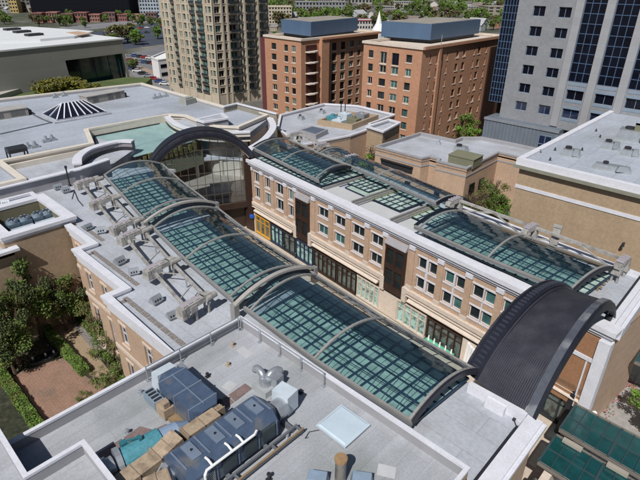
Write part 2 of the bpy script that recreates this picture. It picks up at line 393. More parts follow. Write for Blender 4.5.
# dark gravel strip a step back from the cornice, broken into panels
def strip(mb, pts, z, a_, b_, step, gap):
    for i in range(len(pts)-1):
        p = Vector(pts[i]); q = Vector(pts[i+1]); L_ = (q-p).length; d = (q-p)/L_; n_ = Vector((-d.y, d.x)); t = .9
        while t+step < L_+.6:
            P0 = p+d*t+n_*a_; P1 = p+d*(t+step-gap)+n_*a_; P2 = p+d*(t+step-gap)+n_*b_; P3 = p+d*t+n_*b_
            mb.hexa([(*P0, z), (*P1, z), (*P2, z), (*P3, z), (*P0, z+.03), (*P1, z+.03), (*P2, z+.03), (*P3, z+.03)]); t += step
gf = MB(); strip(gf, gpoly[:6], 14.31, 1.2, 1.75, 1.25, .12); gf.each('gravel_panel', gravel, gb)
b_ = MB(); ledge(b_, gl, 8.2, 8.7, .12, -.02); ledge(b_, gl, 0, .9, .12, -.02); b_.build('stone_band', stonel, gb)
# end piece by the black barrel roof
e_ = MB(); ledge(e_, [(-31.0, 23.15), (-6.9, 23.15)], 14.3, 14.7, 0, .3)
e_.box(-7.75, 22.9, 14.3, -6.6, 31.9, 15.15); e_.box(-7.0, 22.8, 14.6, -6.3, 32.0, 14.95); e_.box(-12.7, 31.5, 14.31, -7.8, 32.0, 15.2); e_.box(-10.9, 31.0, 14.31, -9.3, 31.5, 15.1)
e_.build('parapet', trim, gb)
MB().box(-8.0, 23.5, 14.31, -7.78, 30.2, 14.95).build('flashing', darkm, gb)
# flat glazing on the roof deck under the curved canopies
def deck(mb_g, mb_m, A, B, C, D, na, nb, z, w_=.10):
    A, B, C, D = [Vector(p) for p in (A, B, C, D)]
    def P(s_, t): return A.lerp(B, s_).lerp(D.lerp(C, s_), t)
    mb_g.face([(*P(0, 0), z), (*P(1, 0), z), (*P(1, 1), z), (*P(0, 1), z)])
    for i in range(na+1): mb_m.bar((*P(i/na, 0), z+.06), (*P(i/na, 1), z+.06), w_*1.3, .12)
    for j in range(nb+1): mb_m.bar((*P(0, j/nb), z+.05), (*P(1, j/nb), z+.05), w_, .1)
dg = MB(); dm = MB()
for A, B, C, D in (((-77.8, 32.7), (-58.8, 28.9), (-58.2, 37.2), (-76.6, 41.2)), ((-55.2, 28.2), (-35.6, 25.2), (-35.0, 34.0), (-54.3, 36.5)), ((-32.4, 25.2), (-13.7, 24.8), (-13.1, 32.3), (-32.4, 33.9))):
    deck(dg, dm, A, B, C, D, 14, 7, 15.0, .14)
dgo = dg.build('deck_glazing', glass_top, gb); dm.build('mullion', mull, dgo)
# inner parapet behind the roof at the left
p_ = MB(); p_.box(-83.3, 17, 14.0, -82.7, 30.4, 16.3); p_.prism([(-83.3, 30.4), (-82.7, 30.4), (-84.1, 36), (-84.7, 36)], 14, 16.3)
p_.build('high_parapet', graym, gb)
p_ = MB(); p_.box(-83.6, 17, 16.31, -82.4, 30.4, 16.5); p_.prism([(-83.6, 30.4), (-82.4, 30.4), (-83.8, 36), (-85, 36)], 16.31, 16.5); p_.build('coping', trim, gb)
# ---------------- service wing with the sunken fan court
pw = thing('service_wing', 'tan brick wing with four fan coolers sunk in its roof, left of the gallery', 'building', loc=(-73, 19, 0))
m_ = MB()
wall_open(m_, (-67.6, 13.6), (0, 1), 8.95, 0, 14.9, [(3.3, 4.9, 4.0, 6.3)], .4)
wall_open(m_, (-78.6, 22.55), (0, -1), 8.95, 0, 14.9, []); wall_open(m_, (-67.6, 22.55), (-1, 0), 11, 0, 14.9, []); wall_open(m_, (-78.6, 13.6), (1, 0), 11, 0, 14.9, [])
m_.build('wall', tanw, pw)
add_windows(pw, [((-67.6, 13.6), (0, 1), (3.3, 4.9, 4.0, 6.3), .35, dict(fw=.12, nx=1, nz=1, sill=.15), [pane, darkm, stonel])])
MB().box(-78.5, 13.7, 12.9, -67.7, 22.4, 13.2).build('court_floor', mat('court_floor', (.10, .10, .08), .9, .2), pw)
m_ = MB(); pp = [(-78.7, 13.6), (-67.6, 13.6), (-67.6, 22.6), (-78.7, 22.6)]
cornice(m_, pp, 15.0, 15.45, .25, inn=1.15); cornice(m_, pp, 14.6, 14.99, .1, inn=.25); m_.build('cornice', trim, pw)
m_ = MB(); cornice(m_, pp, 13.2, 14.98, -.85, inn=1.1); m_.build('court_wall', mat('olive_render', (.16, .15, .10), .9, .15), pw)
# low service roof left of it
lw = flat_building('service_roof_block', 'small white-edged roof block at the left frame edge beside the sunken fan court', 'building', [(-82.6, 8), (-79.0, 8), (-79.0, 22.4), (-82.6, 22.4)], 14.3, 14.75, tanw, roofm2, trim, .1)
lw2 = flat_building('corner_block', 'low tan block with white eaves below the fan court at the left frame edge', 'building', [(-74, 3), (-67.05, 3), (-67.05, 14.3), (-74, 14.3)], 13.2, 13.9, tanw, roofm2, trim, .6)
# cooling fans
fan = thing('cooling_fan', 'first round-topped blue steel cooler from the left in the sunken court', 'cooler', 'fan coolers in the sunken court', loc=(0, 0, 0))
m_ = MB(); m_.rbox((0, 0), 0, 1.9, 1.9, 0, 1.3); m_.build('casing', mat('cooler_steel', (.16, .22, .29), .45, .2, 1.5, metal=.4), fan)
m_ = MB(); m_.tube([(0, 0, 1.3), (0, 0, 1.75)], [.95, .88], 20); m_.build('fan_ring', mat('cooler_ring', (.30, .38, .46), .4, .15, 1.5, metal=.4), fan)
m_ = MB()
for k in range(6):
    a = k*math.pi/3; m_.bar((0, 0, 1.78), (.85*math.cos(a), .85*math.sin(a), 1.78), .22, .03)
m_.build('fan_blades', darkm, fan)
for i, (y, lb) in enumerate(((16.5, 'first'), (18.05, 'second'), (19.75, 'third'), (21.0, 'fourth'))):
    L_ = lb+' round-topped blue cooler from the left in the sunken court'
    if i == 0: fan.location = (-73.4, y, 13.25); fan.scale = (.78, .78, 1); fan['label'] = L_
    else: c_0 = copy_thing(fan, (-73.4, y, 13.25), 0, 1, L_); c_0.scale = (.78, .78, 1)
for y in (17.2, 20.4):
    m_ = MB(); m_.box(-72.4, y-1.45, 13.21, -71.8, y+1.45, 14.1)
    tag(m_.build('cooler_plinth', mat('plinth', (.35, .42, .48), .6)), 'pale blue plinth carrying the %s pair of coolers in the court' % ('left' if y < 19 else 'right'), 'plinth', 'plinths in the fan court')
# ================================================================== RETAIL BUILDING (right of the mall street)
FO = (-71.0, 56.4); FL = math.hypot(56.5, 6.8); FU = (56.5/FL, -6.8/FL); FN = perp(FU)
def fp(s_, d=0, z=None):    # s along the facade, d in front of it
    p = (FO[0]+FU[0]*s_+FN[0]*d, FO[1]+FU[1]*s_+FN[1]*d)
    return p if z is None else (*p, z)
FEND = 65.2
rb = thing('retail_building', 'three-storey tan stone shopping building with white cornice facing the mall street', 'building', loc=(*fp(30), 0))
def fbox(mb, s0, s1, d0, d1, z0, z1, skew=0):
    return mb.hexa([fp(s0, d1, z0), fp(s1, d1, z0), fp(s1, d0, z0), fp(s0, d0, z0), fp(s0, d1-skew, z1), fp(s1, d1-skew, z1), fp(s1, d0, z1), fp(s0, d0, z1)])
single = [(1.0, 2.6), (4.6, 6.1), (8.0, 10.1), (11.7, 13.1)]
double = [(19.8, 22.2), (23.9, 26.2), (27.9, 30.4), (31.9, 34.2)]
pairs = [(40.7, 42.1), (42.5, 43.8), (45.1, 46.5), (46.8, 48.1), (49.3, 50.8), (51.0, 52.4), (53.5, 54.8), (55.2, 56.5), (57.7, 59.0), (59.4, 60.7)]
ops = []; specs = []
for rng, (lo, hi), (lo2, hi2) in ((single, (10.7, 12.75), (7.6, 9.75)), (double, (10.6, 12.3), (7.55, 9.3)), (pairs, (10.5, 12.25), (7.4, 9.2))):
    for a, b in rng:
        for z0_, z1_ in ((lo, hi), (lo2, hi2)):
            ops.append((a, b, z0_, z1_))
            mt = [rnd.choice([pane, pane, panet]), trim, trim]
            specs.append((FO, FU, ops[-1], .3, dict(fw=.09, nx=1 if b-a < 1.8 and rng is pairs else 2, nz=1, sill=.2, head=.22), mt))
ww = MB(); wall_open(ww, FO, FU, FEND, 5.5, 13.35, ops, .3)
wall_open(ww, fp(FEND), (-FN[0], -FN[1]), 12, 0, 13.35, [])
wall_open(ww, fp(FEND, -12), (-FU[0], -FU[1]), FEND, 0, 13.35, [])
wall_open(ww, fp(0, -12), FN, 12, 0, 13.35, [])
ww.build('wall', stone, rb)
# windows: frame mesh with glass as sub-part
for O, uu, op, dp, kw, mt in specs:
    mb = MB(); win_into(mb, O, uu, op, dp, **kw); fr = MB(); gl_ = MB()
    n0 = 0
    for fc, k in zip(mb.f, mb.mi): (gl_ if k == 0 else fr).face([mb.v[i] for i in fc])
    wo = fr.build('window', trim, rb); gl_.build('pane', mt[0], wo)
# pilasters: flat tan piers with white caps and pale bases
pil = MB(); cap = MB(); base = MB()
for s_ in (.2, 3.6, 7.0, 10.9, 13.7, 18.6, 23.0, 27.1, 31.1, 34.8, 39.7, 44.45, 48.7, 52.95, 57.1, 61.3):
    fbox(pil, s_-.42, s_+.42, .001, .16, 7.2, 12.75); fbox(cap, s_-.5, s_+.5, .001, .3, 12.76, 13.34); fbox(base, s_-.5, s_+.5, .002, .24, 6.5, 7.19)
for a, b in zip(pairs[::2], pairs[1::2]): fbox(cap, a[1]+.04, b[0]-.04, .001, .1, 7.3, 12.2)
for a, b in pairs[::2]+single+double:
    pass
pil.each('pilaster', stone, rb); cap.each('pilaster_cap', trim, rb); base.each('pilaster_base', stonel, rb)
c_ = MB(); fbox(c_, -.5, FEND+.4, -.9, .75, 14.25, 14.8); fbox(c_, -.3, FEND+.2, -.4, .5, 13.8, 14.24); fbox(c_, -.2, FEND, -.05, .22, 13.36, 13.79)
c_.build('cornice', trim, rb)
# lower white ledge, broken at the bronze bays
lg = MB()
for s0, s1 in ((.3, 13.9), (18.0, 34.9), (39.2, FEND)):
    fbox(lg, s0, s1, .001, .45, 5.9, 6.5); fbox(lg, s0, s1, .001, .5, 5.5, 5.6)
    lg.hexa([fp(s0+.8, .7, 4.85), fp(s1-.8, .7, 4.85), fp(s1-.8, .02, 4.85), fp(s0+.8, .02, 4.85), fp(s0+.8, .66, 4.98), fp(s1-.8, .66, 4.98), fp(s1-.8, .02, 5.35), fp(s0+.8, .02, 5.35)])
for s0, s1 in ((13.9, 18.0), (34.9, 39.2)): fbox(lg, s0-.35, s0+.4, .002, .5, 4.3, 6.6); fbox(lg, s1-.4, s1+.35, .002, .5, 4.3, 6.6)
lg.each('ledge', stonel, rb)
ft = MB(); fbox(ft, 0, FEND, -.25, .02, 4.0, 5.49); ft.build('fascia', darkf, rb)
# bronze bays
for s0, s1, row in ((14.1, 17.6, 1), (35.1, 38.8, 1)):
    by = MB(); ops2 = []
    for z0_, z1_ in ((5.6, 8.2), (8.9, 11.4)):
        for k in range(2):
            a = .25+k*(s1-s0-.3)/2; ops2.append((a, a+(s1-s0)/2-.45, z0_, z1_))
    O2 = fp(s0, .4); wall_open(by, O2, FU, s1-s0, 4.6, 12.0, ops2, .25)
    wall_open(by, fp(s0, 0), FN, .4, 4.6, 12, []); wall_open(by, fp(s1, .4), (-FN[0], -FN[1]), .4, 4.6, 12, [])
    bo = by.build('bronze_bay', darkf, rb)
    for op in ops2:
        mb = MB(); win_into(mb, O2, FU, op, .2, fw=.1, nz=2); mb.build('window', [pane, darkf, darkf], bo)
    hd = MB(); hd.hexa([fp(s0-.1, .6, 12.02), fp(s1+.1, .6, 12.02), fp(s1+.1, 0, 12.02), fp(s0-.1, 0, 12.02), fp(s0-.1, .6, 12.15), fp(s1+.1, .6, 12.15), fp(s1+.1, .02, 12.95), fp(s0-.1, .02, 12.95)])
    hd.build('bay_hood', mat('lead_gray', (.30, .29, .31), .5), rb)
# ground-floor shopfronts
def shopfront(s0, s1, nm, lbl, fm, gm, nx, pierm=None, zt=4.0, d=.05):
    o_ = MB(); g_ = MB()
    op = (0.25, s1-s0-.25, .35, zt-.35)
    g_.face([fp(s0+.1, -.22, .1), fp(s1-.1, -.22, .1), fp(s1-.1, -.22, zt), fp(s0+.1, -.22, zt)])
    for k in range(nx+1):
        s_ = s0+.12+(s1-s0-.24)*k/nx; fbox(o_, s_-.06, s_+.06, -.24, d+.02, .05, zt)
    fbox(o_, s0, s1, -.26, d+.05, zt-.3, zt-.005); fbox(o_, s0, s1, -.26, d+.04, .04, .3)
    fbox(o_, s0+.07, s1-.07, -.21, -.1, 2.6, 2.68)
    so_ = o_.build('shopfront', fm, rb); so_['label'] = lbl; g_.build('glazing', gm, so_)
shopfront(.6, 5.5, 'a', 'shopfront in a bright yellow-orange frame', yel, shopg, 3)
shopfront(5.7, 9.6, 'a', 'navy-framed display shopfront', mat('navy_frame', (.02, .03, .07), .5), shopt, 3)
shopfront(9.8, 13.3, 'a', 'shopfront with deep dark entrance', darkm, shopg, 2)
shopfront(13.5, 18.4, 'a', 'pale window display shopfront', mat('navy_frame', (.02, .03, .07), .5), shopt, 4)
shopfront(18.6, 24.4, 'a', 'dark bronze shopfront with tall panes', darkf, shopg, 5)
shopfront(24.6, 29.2, 'a', 'dark bronze shopfront by the entrance', darkf, shopg, 4)
shopfront(29.4, 34.2, 'a', 'pale green-glass shopfront', stonel, shopt, 5)
shopfront(37.8, 43.2, 'a', 'shopfront with round columns and pale glass', stonel, shopt, 4)
shopfront(43.4, 49.2, 'a', 'shopfront with green display strip', darkf, shopg, 5)
shopfront(54.5, 64, 'a', 'shaded shopfront under the barrel roof', darkm, shopg, 6)
m_ = MB()
for a, b in ((34.2, 37.8), (49.2, 54.5), (-.2, .6)): fbox(m_, a+.01, b-.01, -.5, .06, 0, 3.99)
m_.each('stone_pier', stonel, rb)
m_ = MB(); fbox(m_, 43.8, 48.4, .1, .75, .05, .75); m_.build('display_planter', mat('mint_green', (.12, .48, .30), .6), rb)
for k in range(5):
    tag(MB().tube([fp(44.3+k*.95, .45, .76), fp(44.3+k*.95, .45, 1.5)], [.14, .09], 8).build('mannequin_stand', whitep, rb))
m_ = MB(); sh = []        # scalloped white hood of the shell shop
for k in range(7):
    s0 = 50.0+k*.42; zt = 3.9-.42*k*.55
    m_.hexa([fp(s0, .5, .3), fp(s0+.36, .5, .3), fp(s0+.36, .1, .3), fp(s0, .1, .3), fp(s0+.1, .35+.06*(k % 2), zt), fp(s0+.46, .35+.06*(k % 2), zt-.2), fp(s0+.46, .1, zt-.2), fp(s0+.1, .1, zt)])
m_.build('scalloped_hood', whitep, rb)
m_ = MB(); fbox(m_, -.3, .5, 0, .7, 3.0, 3.6); m_.build('sign_panel', mat('blue_sign', (.02, .12, .6), .5), rb)
# roof of the retail building
rpoly = [fp(-.4, -.3), fp(FEND+.2, -.3), (-5.8, 62.0), (-28, 62.8), (-55, 67.5), (-72, 69.5)]
MB().prism(rpoly, 13.8, 14.1).build('roof', roofm, rb)
m_ = MB(); m_.box(-6.6, 49.6, 14.11, -6.1, 66, 14.83); m_.box(-7.3, 49.6, 14.11, -6.61, 62, 14.5); m_.box(-6.09, 49.2, 13.4, -5.75, 66, 14.6)
m_.build('end_parapet', trim, rb)
MB().box(-7.5, 50.2, 14.12, -7.32, 62, 14.62).build('flashing', darkm, rb)
MB().prism([(-6.3, 62.01), (-28, 62.81), (-55, 67.51), (-72, 69.51), (-72, 70), (-6.3, 62.5)], 12, 14.6).build('rear_parapet', trim, rb)
# flat glazing on the deck
dg = MB(); dm = MB()
def fq(s0, s1, d0, d1): return (fp(s0, d0)[:2], fp(s1, d0)[:2], fp(s1, d1)[:2], fp(s0, d1)[:2])
deck(dg, dm, *fq(.6, 19, -.95, -11.0), 14, 7, 14.95, .13)
deck(dg, dm, *fq(19.4, 24.6, -6.3, -11.6), 5, 4, 14.5, .13)
deck(dg, dm, *fq(20.5, 26.2, -5.0, -11.6), 1, 1, 14.3, .1)
deck(dg, dm, *fq(27.2, 32.6, -4.8, -10.6), 5, 4, 14.5, .13)
deck(dg, dm, *fq(35.0, 40.4, -4.6, -10.4), 5, 4, 14.5, .13)
deck(dg, dm, *fq(41.0, 60.5, -.95, -9.8), 14, 7, 14.95, .13)
dgo = dg.build('deck_glazing', glass_top, rb); dm.build('mullion', mull, dgo)
m_ = MB()
for a, b in ((19.6, 26.4), (27.4, 34.2), (35.2, 40.2)):
    m_.hexa([fp(a, -1.2, 14.2), fp(b, -1.2, 14.2), fp(b, -4.3, 14.2), fp(a, -4.3, 14.2), fp(a, -1.2, 14.45), fp(b, -1.2, 14.45), fp(b, -4.3, 14.45), fp(a, -4.3, 14.45)])
m_.each('white_roof_panel', mat('white_membrane', (.46, .47, .48), .8, .06, .5), rb)
m_ = MB()
for a in (26.75, 34.65, 19.2, 40.65):
    m_.bar(fp(a-.35, -1.0, 14.75), fp(a-.35, -11, 14.75), .25, .5); m_.bar(fp(a+.3, -1.0, 14.75), fp(a+.3, -11, 14.75), .2, .4)
m_.each('deck_beam', ribm, rb)
m_ = MB()
for a in (34.2, 35.0, 26.3, 27.1):
    for k in range(8): m_.rbox(fp(a, -4.6-k*.8), math.atan2(FU[1], FU[0]), .5, .6, 14.5, 14.75)
m_.each('beam_plate', mat('khaki_plate', (.22, .24, .17), .8), rb)
# ================================================================== CURVED GLASS CANOPIES
def canopy(label, group, Lp, Rp, z, rise, bays, na, nb, ext0=1.2, ext1=1.2, zR=0):
    """Lp/Rp: two edge polylines (ends), barrel of shallow rise between them; ribs at the bay lines"""
    Lp = [Vector(p) for p in Lp]; Rp = [Vector(p) for p in Rp]
    n = len(Lp)-1
    tot = (Lp[-1]-Lp[0]).length; e0 = ext0/tot; e1 = ext1/tot
    def poly(P, a):
        a = a*n; i = max(0, min(n-1, int(math.floor(a)))); return P[i]+(P[i+1]-P[i])*(a-i)
    def F(a, t, h=0):
        p = poly(Lp, a).lerp(poly(Rp, a), t); return Vector((p.x, p.y, z+zR*t+rise*4*t*(1-t)+h))
    root = thing('glass_canopy', label, 'canopy', group, loc=F(.5, 0))
    a0, a1 = -e0, 1+e1
    g_ = MB(); NA = 24; NB = nb*2
    for i in range(NA):
        for j in range(NB):
            s0 = a0+(a1-a0)*i/NA; s1 = a0+(a1-a0)*(i+1)/NA; t0, t1 = j/NB, (j+1)/NB
            g_.face([F(s0, t0), F(s1, t0), F(s1, t1), F(s0, t1)])
    go = g_.build('glass', glass_sky, root, smooth=False)
    mb = MB()
    for i in range(na+1):
        a = i/na
        for j in range(NB): mb.bar(F(a, j/NB, -.06), F(a, (j+1)/NB, -.03), .04, .06)
    for j in range(1, nb):
        for i in range(NA): mb.bar(F(a0+(a1-a0)*i/NA, j/nb, -.05), F(a0+(a1-a0)*(i+1)/NA, j/nb, -.03), .04, .06)
    mb.build('mullions', mull, root)
    for k in range(bays+1):
        a = k/bays; rb_ = MB()
        for j in range(16): rb_.bar(F(a, j/16, .06), F(a, (j+1)/16, .04), .22, .18)
        rb_.build('rib', ribm, root)
    for a in (a0, a1):
        rb_ = MB()
        for j in range(16): rb_.bar(F(a, j/16, -.1), F(a, (j+1)/16, -.1), .16, .5)
        rb_.build('end_rib', navyr, root)
    for t in (0, 1):
        rl = MB()
        for i in range(NA): rl.bar(F(a0+(a1-a0)*i/NA, t, -.02), F(a0+(a1-a0)*(i+1)/NA, t, -.02), .23, .22)
        rl.build('edge_rail', ribm, root)
        rl = MB()
        for i in range(NA): rl.bar(F(a0+(a1-a0)*i/NA, t, -.32), F(a0+(a1-a0)*(i+1)/NA, t, -.32), .16, .3)
        rl.build('edge_beam', mat('edge_gray', (.17, .18, .2), .6), root)
    return root, F
gL = 'curved glass canopies over the gallery roof'; gR = 'curved glass canopies over the retail roof'
canopy('curved glass canopy farthest up the gallery roof, by the glazed black arch', gL, [(-78.4, 32.3), (-69.1, 30.4), (-59.4, 28.4)], [(-76.7, 41.7), (-67.5, 39.5), (-57.8, 37.7)], 16, 1.3, 2, 14, 7, .3, 1.1)
canopy('curved glass canopy in the middle of the gallery roof row', gL, [(-55.6, 27.8), (-45.7, 26.1), (-35.9, 24.9)], [(-54.5, 37.2), (-44.6, 35.3), (-34.9, 34.3)], 16, 1.3, 2, 14, 7, 1.0, .9)
canopy('curved glass canopy nearest the camera on the gallery roof, beside the front roof railing', gL, [(-32.6, 24.8), (-23.3, 24.2), (-13.6, 24.3)], [(-32.6, 34.1), (-22.4, 33.0), (-12.9, 32.6)], 16, 1.3, 2, 14, 7, 1.0, .25)
canopy('curved glass canopy at the far end of the retail roof, beside the curved white parapet', gR, [(-72.0, 58.2), (-62.7, 56.6), (-52.8, 54.9)], [(-71.5, 66.6), (-62.8, 64.9), (-53.4, 63.3)], 16.2, .85, 2, 14, 7, .6, .9)
canopy('shifted middle glass canopy rolled toward the rear edge of the retail roof', gR, [(-61.2, 64.7), (-46.4, 62.4), (-33.9, 59.9)], [(-59.6, 71.6), (-44.6, 69.2), (-31.8, 66.4)], 16.3, 1.1, 2, 14, 6, .3, .3, zR=-1.35)
canopy('curved glass canopy at the near end of the retail roof, beside the black barrel roof', gR, [(-31, 51.6), (-20.9, 50.5), (-11.5, 50.0)], [(-29.7, 60.2), (-20.4, 59.0), (-10.1, 58.4)], 16.2, .85, 2, 16, 7, .8, .3)
# pale arched beams between the canopies
def arch_beam(label, L, R_, z, rise, w_=.5, h=.26):
    L = Vector(L); R_ = Vector(R_); mb = MB(); F = lambda t: Vector((*L.lerp(R_, t), z+rise*4*t*(1-t)))
    for j in range(16): mb.bar(F(j/16), F((j+1)/16), w_, h)
    o = thing('arch_beam', label, 'beam', 'arched beams between the gallery canopies', loc=F(0))
    mb.build('beam', mat('beam_gray', (.33, .315, .30), .55, .12, .8), o)
    m2 = MB(); m2.rbox((L.x, L.y), 0,   .7, .6, 14.31, z+.12); m2.rbox((R_.x, R_.y), 0, .6, .5, 14.31, z+.12); m2.each('bearing_shoe', ribm, o)
arch_beam('pale arched beam between the far and middle gallery canopies', (-57.5, 27.6), (-56.1, 38.0), 16.15, 1.4)
arch_beam('pale arched beam between the middle and near gallery canopies', (-34.25, 24.2), (-33.7, 34.9), 16.15, 1.4)
# ---- rolling trusses on the gallery roof
def carriage(root, c, ang, ln=4.6):
    ca, sa = math.cos(ang), math.sin(ang)
    def P(a, b, z): return (c[0]+a*ca-b*sa, c[1]+a*sa+b*ca, z)
    mb = MB(); cc = lambda a, b: (c[0]+a*ca-b*sa, c[1]+a*sa+b*ca)
    mb.rbox(cc(-.25, 0), ang, ln*.60, .95, 15.95, 16.5, .9); mb.rbox(cc(ln*.30, 0), ang, ln*.24, .7, 15.8, 16.5, .95)
    mb.rbox(cc(-ln*.40, 0), ang, .5, 1.15, 15.35, 16.45, .8); mb.rbox(cc(-ln*.31, .36), ang, .5, .3, 15.3, 15.95); mb.rbox(cc(-ln*.31, -.36), ang, .5, .3, 15.3, 15.95)
    mb.rbox(cc(-.6, 0), ang, .9, 1.15, 15.6, 16.3, .9)
    for a in (-.25, ln*.30):
        for b in (-.3, .3): mb.rbox(cc(a, b), ang, .2, .16, 14.31, 15.8)
    o = mb.build('carriage', steelp, root)
    m2 = MB()
    for a in (-ln*.3, -.7, .1): m2.rbox(cc(a, .1), ang, .5, .7, 16.36, 16.6)
    m2.each('drive_box', mat('lilac_gray', (.36, .33, .37), .6), o)
    m3 = MB(); m3.tube([P(ln*.22, -.35, 16.1), P(ln*.52, -.35, 16.1)], .33, 10); m3.build('motor', steelp, o)
def truss(label, pts, dy0, dy1):
    root = thing('rolling_truss', label, 'truss', 'rolling trusses beside the canopies', loc=(*pts[0], 14.3))
    for p in pts: carriage(root, p, R(98))
    pv = [Vector(p) for p in pts]; d = (pv[-1]-pv[0]).normalized(); n_ = Vector((-d.y, d.x))
    for off in (dy0, dy1):
        mb = MB()
        for a, b in zip(pv, pv[1:]): mb.bar((*(a+n_*off), 15.75), (*(b+n_*off), 15.75), .28, .34)
        mb.build('chord', steelp, root)
    mb = MB()
    for a, b in zip(pv, pv[1:]):
        m_ = (a+b)/2
        mb.bar((*(a+n_*dy0), 15.7), (*(a.lerp(b, .28)+n_*dy1), 15.7), .1, .1); mb.bar((*(a.lerp(b, .78)+n_*dy0), 15.7), (*(a.lerp(b, .55)+n_*dy1), 15.7), .1, .1)
    mb.each('diagonal', steelp, root)
    mb = MB()
    for a, b in zip(pv, pv[1:]):
        for t in (.35, .7): q = a.lerp(b, t)+n_*dy1; mb.tube([(q.x, q.y, 14.31), (q.x, q.y, 15.6)], .09, 6)
    mb.each('prop', galv, root)
truss('rolling steel truss with boxy carriages left of the far gallery canopy', [(-77.2, 29.0), (-68.2, 27.3), (-58.8, 25.6)], -.9, 1.5)
truss('rolling steel truss with boxy carriages left of the middle gallery canopy', [(-55.6, 25.0), (-46.2, 23.2), (-37.4, 21.8)], -.9, 1.5)
def truss_r(label, pts, offs):
    root = thing('side_truss', label, 'truss', 'trusses behind the retail canopies', loc=(*pts[0], 14.1))
    pv = [Vector(p) for p in pts]; d = (pv[-1]-pv[0]).normalized(); n_ = Vector((-d.y, d.x))
    for off, zz, w_ in ((0, 15.4, .25), (offs, 16.3, .42)):
        mb = MB()
        for a, b in zip(pv, pv[1:]): mb.bar((*(a+n_*off), zz), (*(b+n_*off), zz), w_, .3)
        mb.build('chord', steelp, root)
    mb = MB()
    for a, b in zip(pv, pv[1:]):
        for t0, t1 in ((0, .5), (.5, 1)):
            A = a.lerp(b, t0); B = a.lerp(b, t1)
            mb.bar((*A, 15.4), (*(B+n_*offs), 16.25), .17, .17) if t0 == 0 else mb.bar((*(A+n_*offs), 16.25), (*B, 15.4), .17, .17)
    mb.each('diagonal', steelp, root)
    for p in pv:
        mb = MB(); c = p+n_*offs*.5; mb.rbox(c, math.atan2(n_.y, n_.x), offs+1.4, .8, 16.1, 16.6, .95); mb.rbox(c-n_*1.0, math.atan2(n_.y, n_.x), .8, 1.0, 15.2, 16.1); mb.rbox(c+n_*1.1, math.atan2(n_.y, n_.x), .8, 1.2, 15.0, 16.1, .8)
        for e_1 in (-1.0, 1.0):
            for e_2 in (-.3, .3): q_ = c+n_*e_1+d*e_2; mb.rbox(q_, 0, .22, .22, 14.12, 15.3)
        co = mb.build('carriage', steelp, root)
        m2 = MB()
        for k in range(4): m2.rbox(c+n_*(k*.6-.9), math.atan2(n_.y, n_.x), .25, .8, 16.71, 16.9)
        m2.each('drive_box', mat('lilac_gray', (.36, .33, .37), .6), co)
truss_r('steel truss with three chunky carriages behind the near retail canopy', [(-32.2, 61.2), (-20.6, 60.2), (-9.4, 59.2)], 1.9)
truss_r('steel truss behind the far retail canopy under the low roof block', [(-73.0, 68.6), (-64.0, 67.0), (-55.6, 65.6)], 1.9)
for i, (x, y) in enumerate(((-24.5, 61.5), (-15.2, 60.8), (-27.5, 61.6))):
    m_ = MB(); m_.rbox((x, y), .1, 1.4, .9, 14.11, 14.8, .85); m_.tube([(x-.4, y, 14.8), (x-.4, y, 15.3)], .25, 8)
    tag(m_.build('roof_unit', galv), ['small galvanised unit behind the retail canopy truss, middle one', 'small galvanised unit behind the truss, nearest the black barrel roof', 'small galvanised unit behind the truss, farthest from the barrel roof'][i], 'roof unit', 'units behind the retail truss')
m_ = MB(); m_.rbox((-17.6, 62.3), .1, .9, .5, 14.1, 17.2); m_.rbox((-17.6, 62.3), .1, 1.1, .7, 17.21, 17.4); tag(m_.build('vent_post', steelp), 'pale square post with dark cap standing behind the retail canopy', 'post')
# ================================================================== BLACK BARREL ROOF (near) AND GLAZED ARCH (far)
def arc_pt(L, R_, z, rise, t):
    # circular arc through both springings
    L = Vector(L); R_ = Vector(R_); c = (R_-L).length; rad = (c*c/4+rise*rise)/(2*rise); half = math.asin(min(1, c/2/rad))
    if rise > c/2: half = math.pi-half
    a = -half+2*half*t; h = rad*math.cos(a)-(rad-rise); q = .5+rad*math.sin(a)/c
    p = L+(R_-L)*q; return Vector((p.x, p.y, z+h))
br = thing('barrel_roof', 'dark standing-seam barrel roof arching over the near end of the mall street', 'roof', loc=(-10, 32.5, 15))
A0, A1 = ((-12.9, 32.9), (-11.0, 51.0)); B0, B1 = ((-7.7, 31.6), (-7.3, 50.6))
NA = 40
def br_pt(a, t, h=0):
    p = arc_pt(A0, A1, 14.8, 4.4+h, t); q = arc_pt(B0, B1, 14.8, 5.2+h, t); return p.lerp(q, a)
mb = MB()
for j in range(NA):
    for h0, fl in ((0, 0), (-.35, 1)):
        q = [br_pt(.08, j/NA, h0), br_pt(.92, j/NA, h0), br_pt(.92, (j+1)/NA, h0), br_pt(.08, (j+1)/NA, h0)]
        mb.face(q[::-1] if not fl else q)
mb.build('shell', navy, br)
mb = MB()
for k in range(24):
    a = .11+.80*k/23
    for j in range(NA): mb.bar(br_pt(a, j/NA, .02), br_pt(a, (j+1)/NA, .012), .035, .05)
mb.build('standing_seams', mat('seam_gray', (.07, .072, .095), .4, .15, 1, metal=.4), br)
def ring(name, a0, a1, h0, h1, m_, par):
    mb = MB()
    for j in range(NA):
        P = [br_pt(a0, j/NA, h0), br_pt(a1, j/NA, h0), br_pt(a1, (j+1)/NA, h0), br_pt(a0, (j+1)/NA, h0), br_pt(a0, j/NA, h1), br_pt(a1, j/NA, h1), br_pt(a1, (j+1)/NA, h1), br_pt(a0, (j+1)/NA, h1)]
        mb.hexa([P[0], P[1], P[2], P[3], P[4], P[5], P[6], P[7]])
    return mb.build(name, m_, par)
ring('far_rim', -.18, .07, -.5, .55, navyr, br); ring('far_rim_flange', -.22, -.181, -.8, .7, navy, br); ring('gutter', .071, .1, -.1, .3, mat('seam_gray', (.07, .072, .095)), br)
mb = MB()
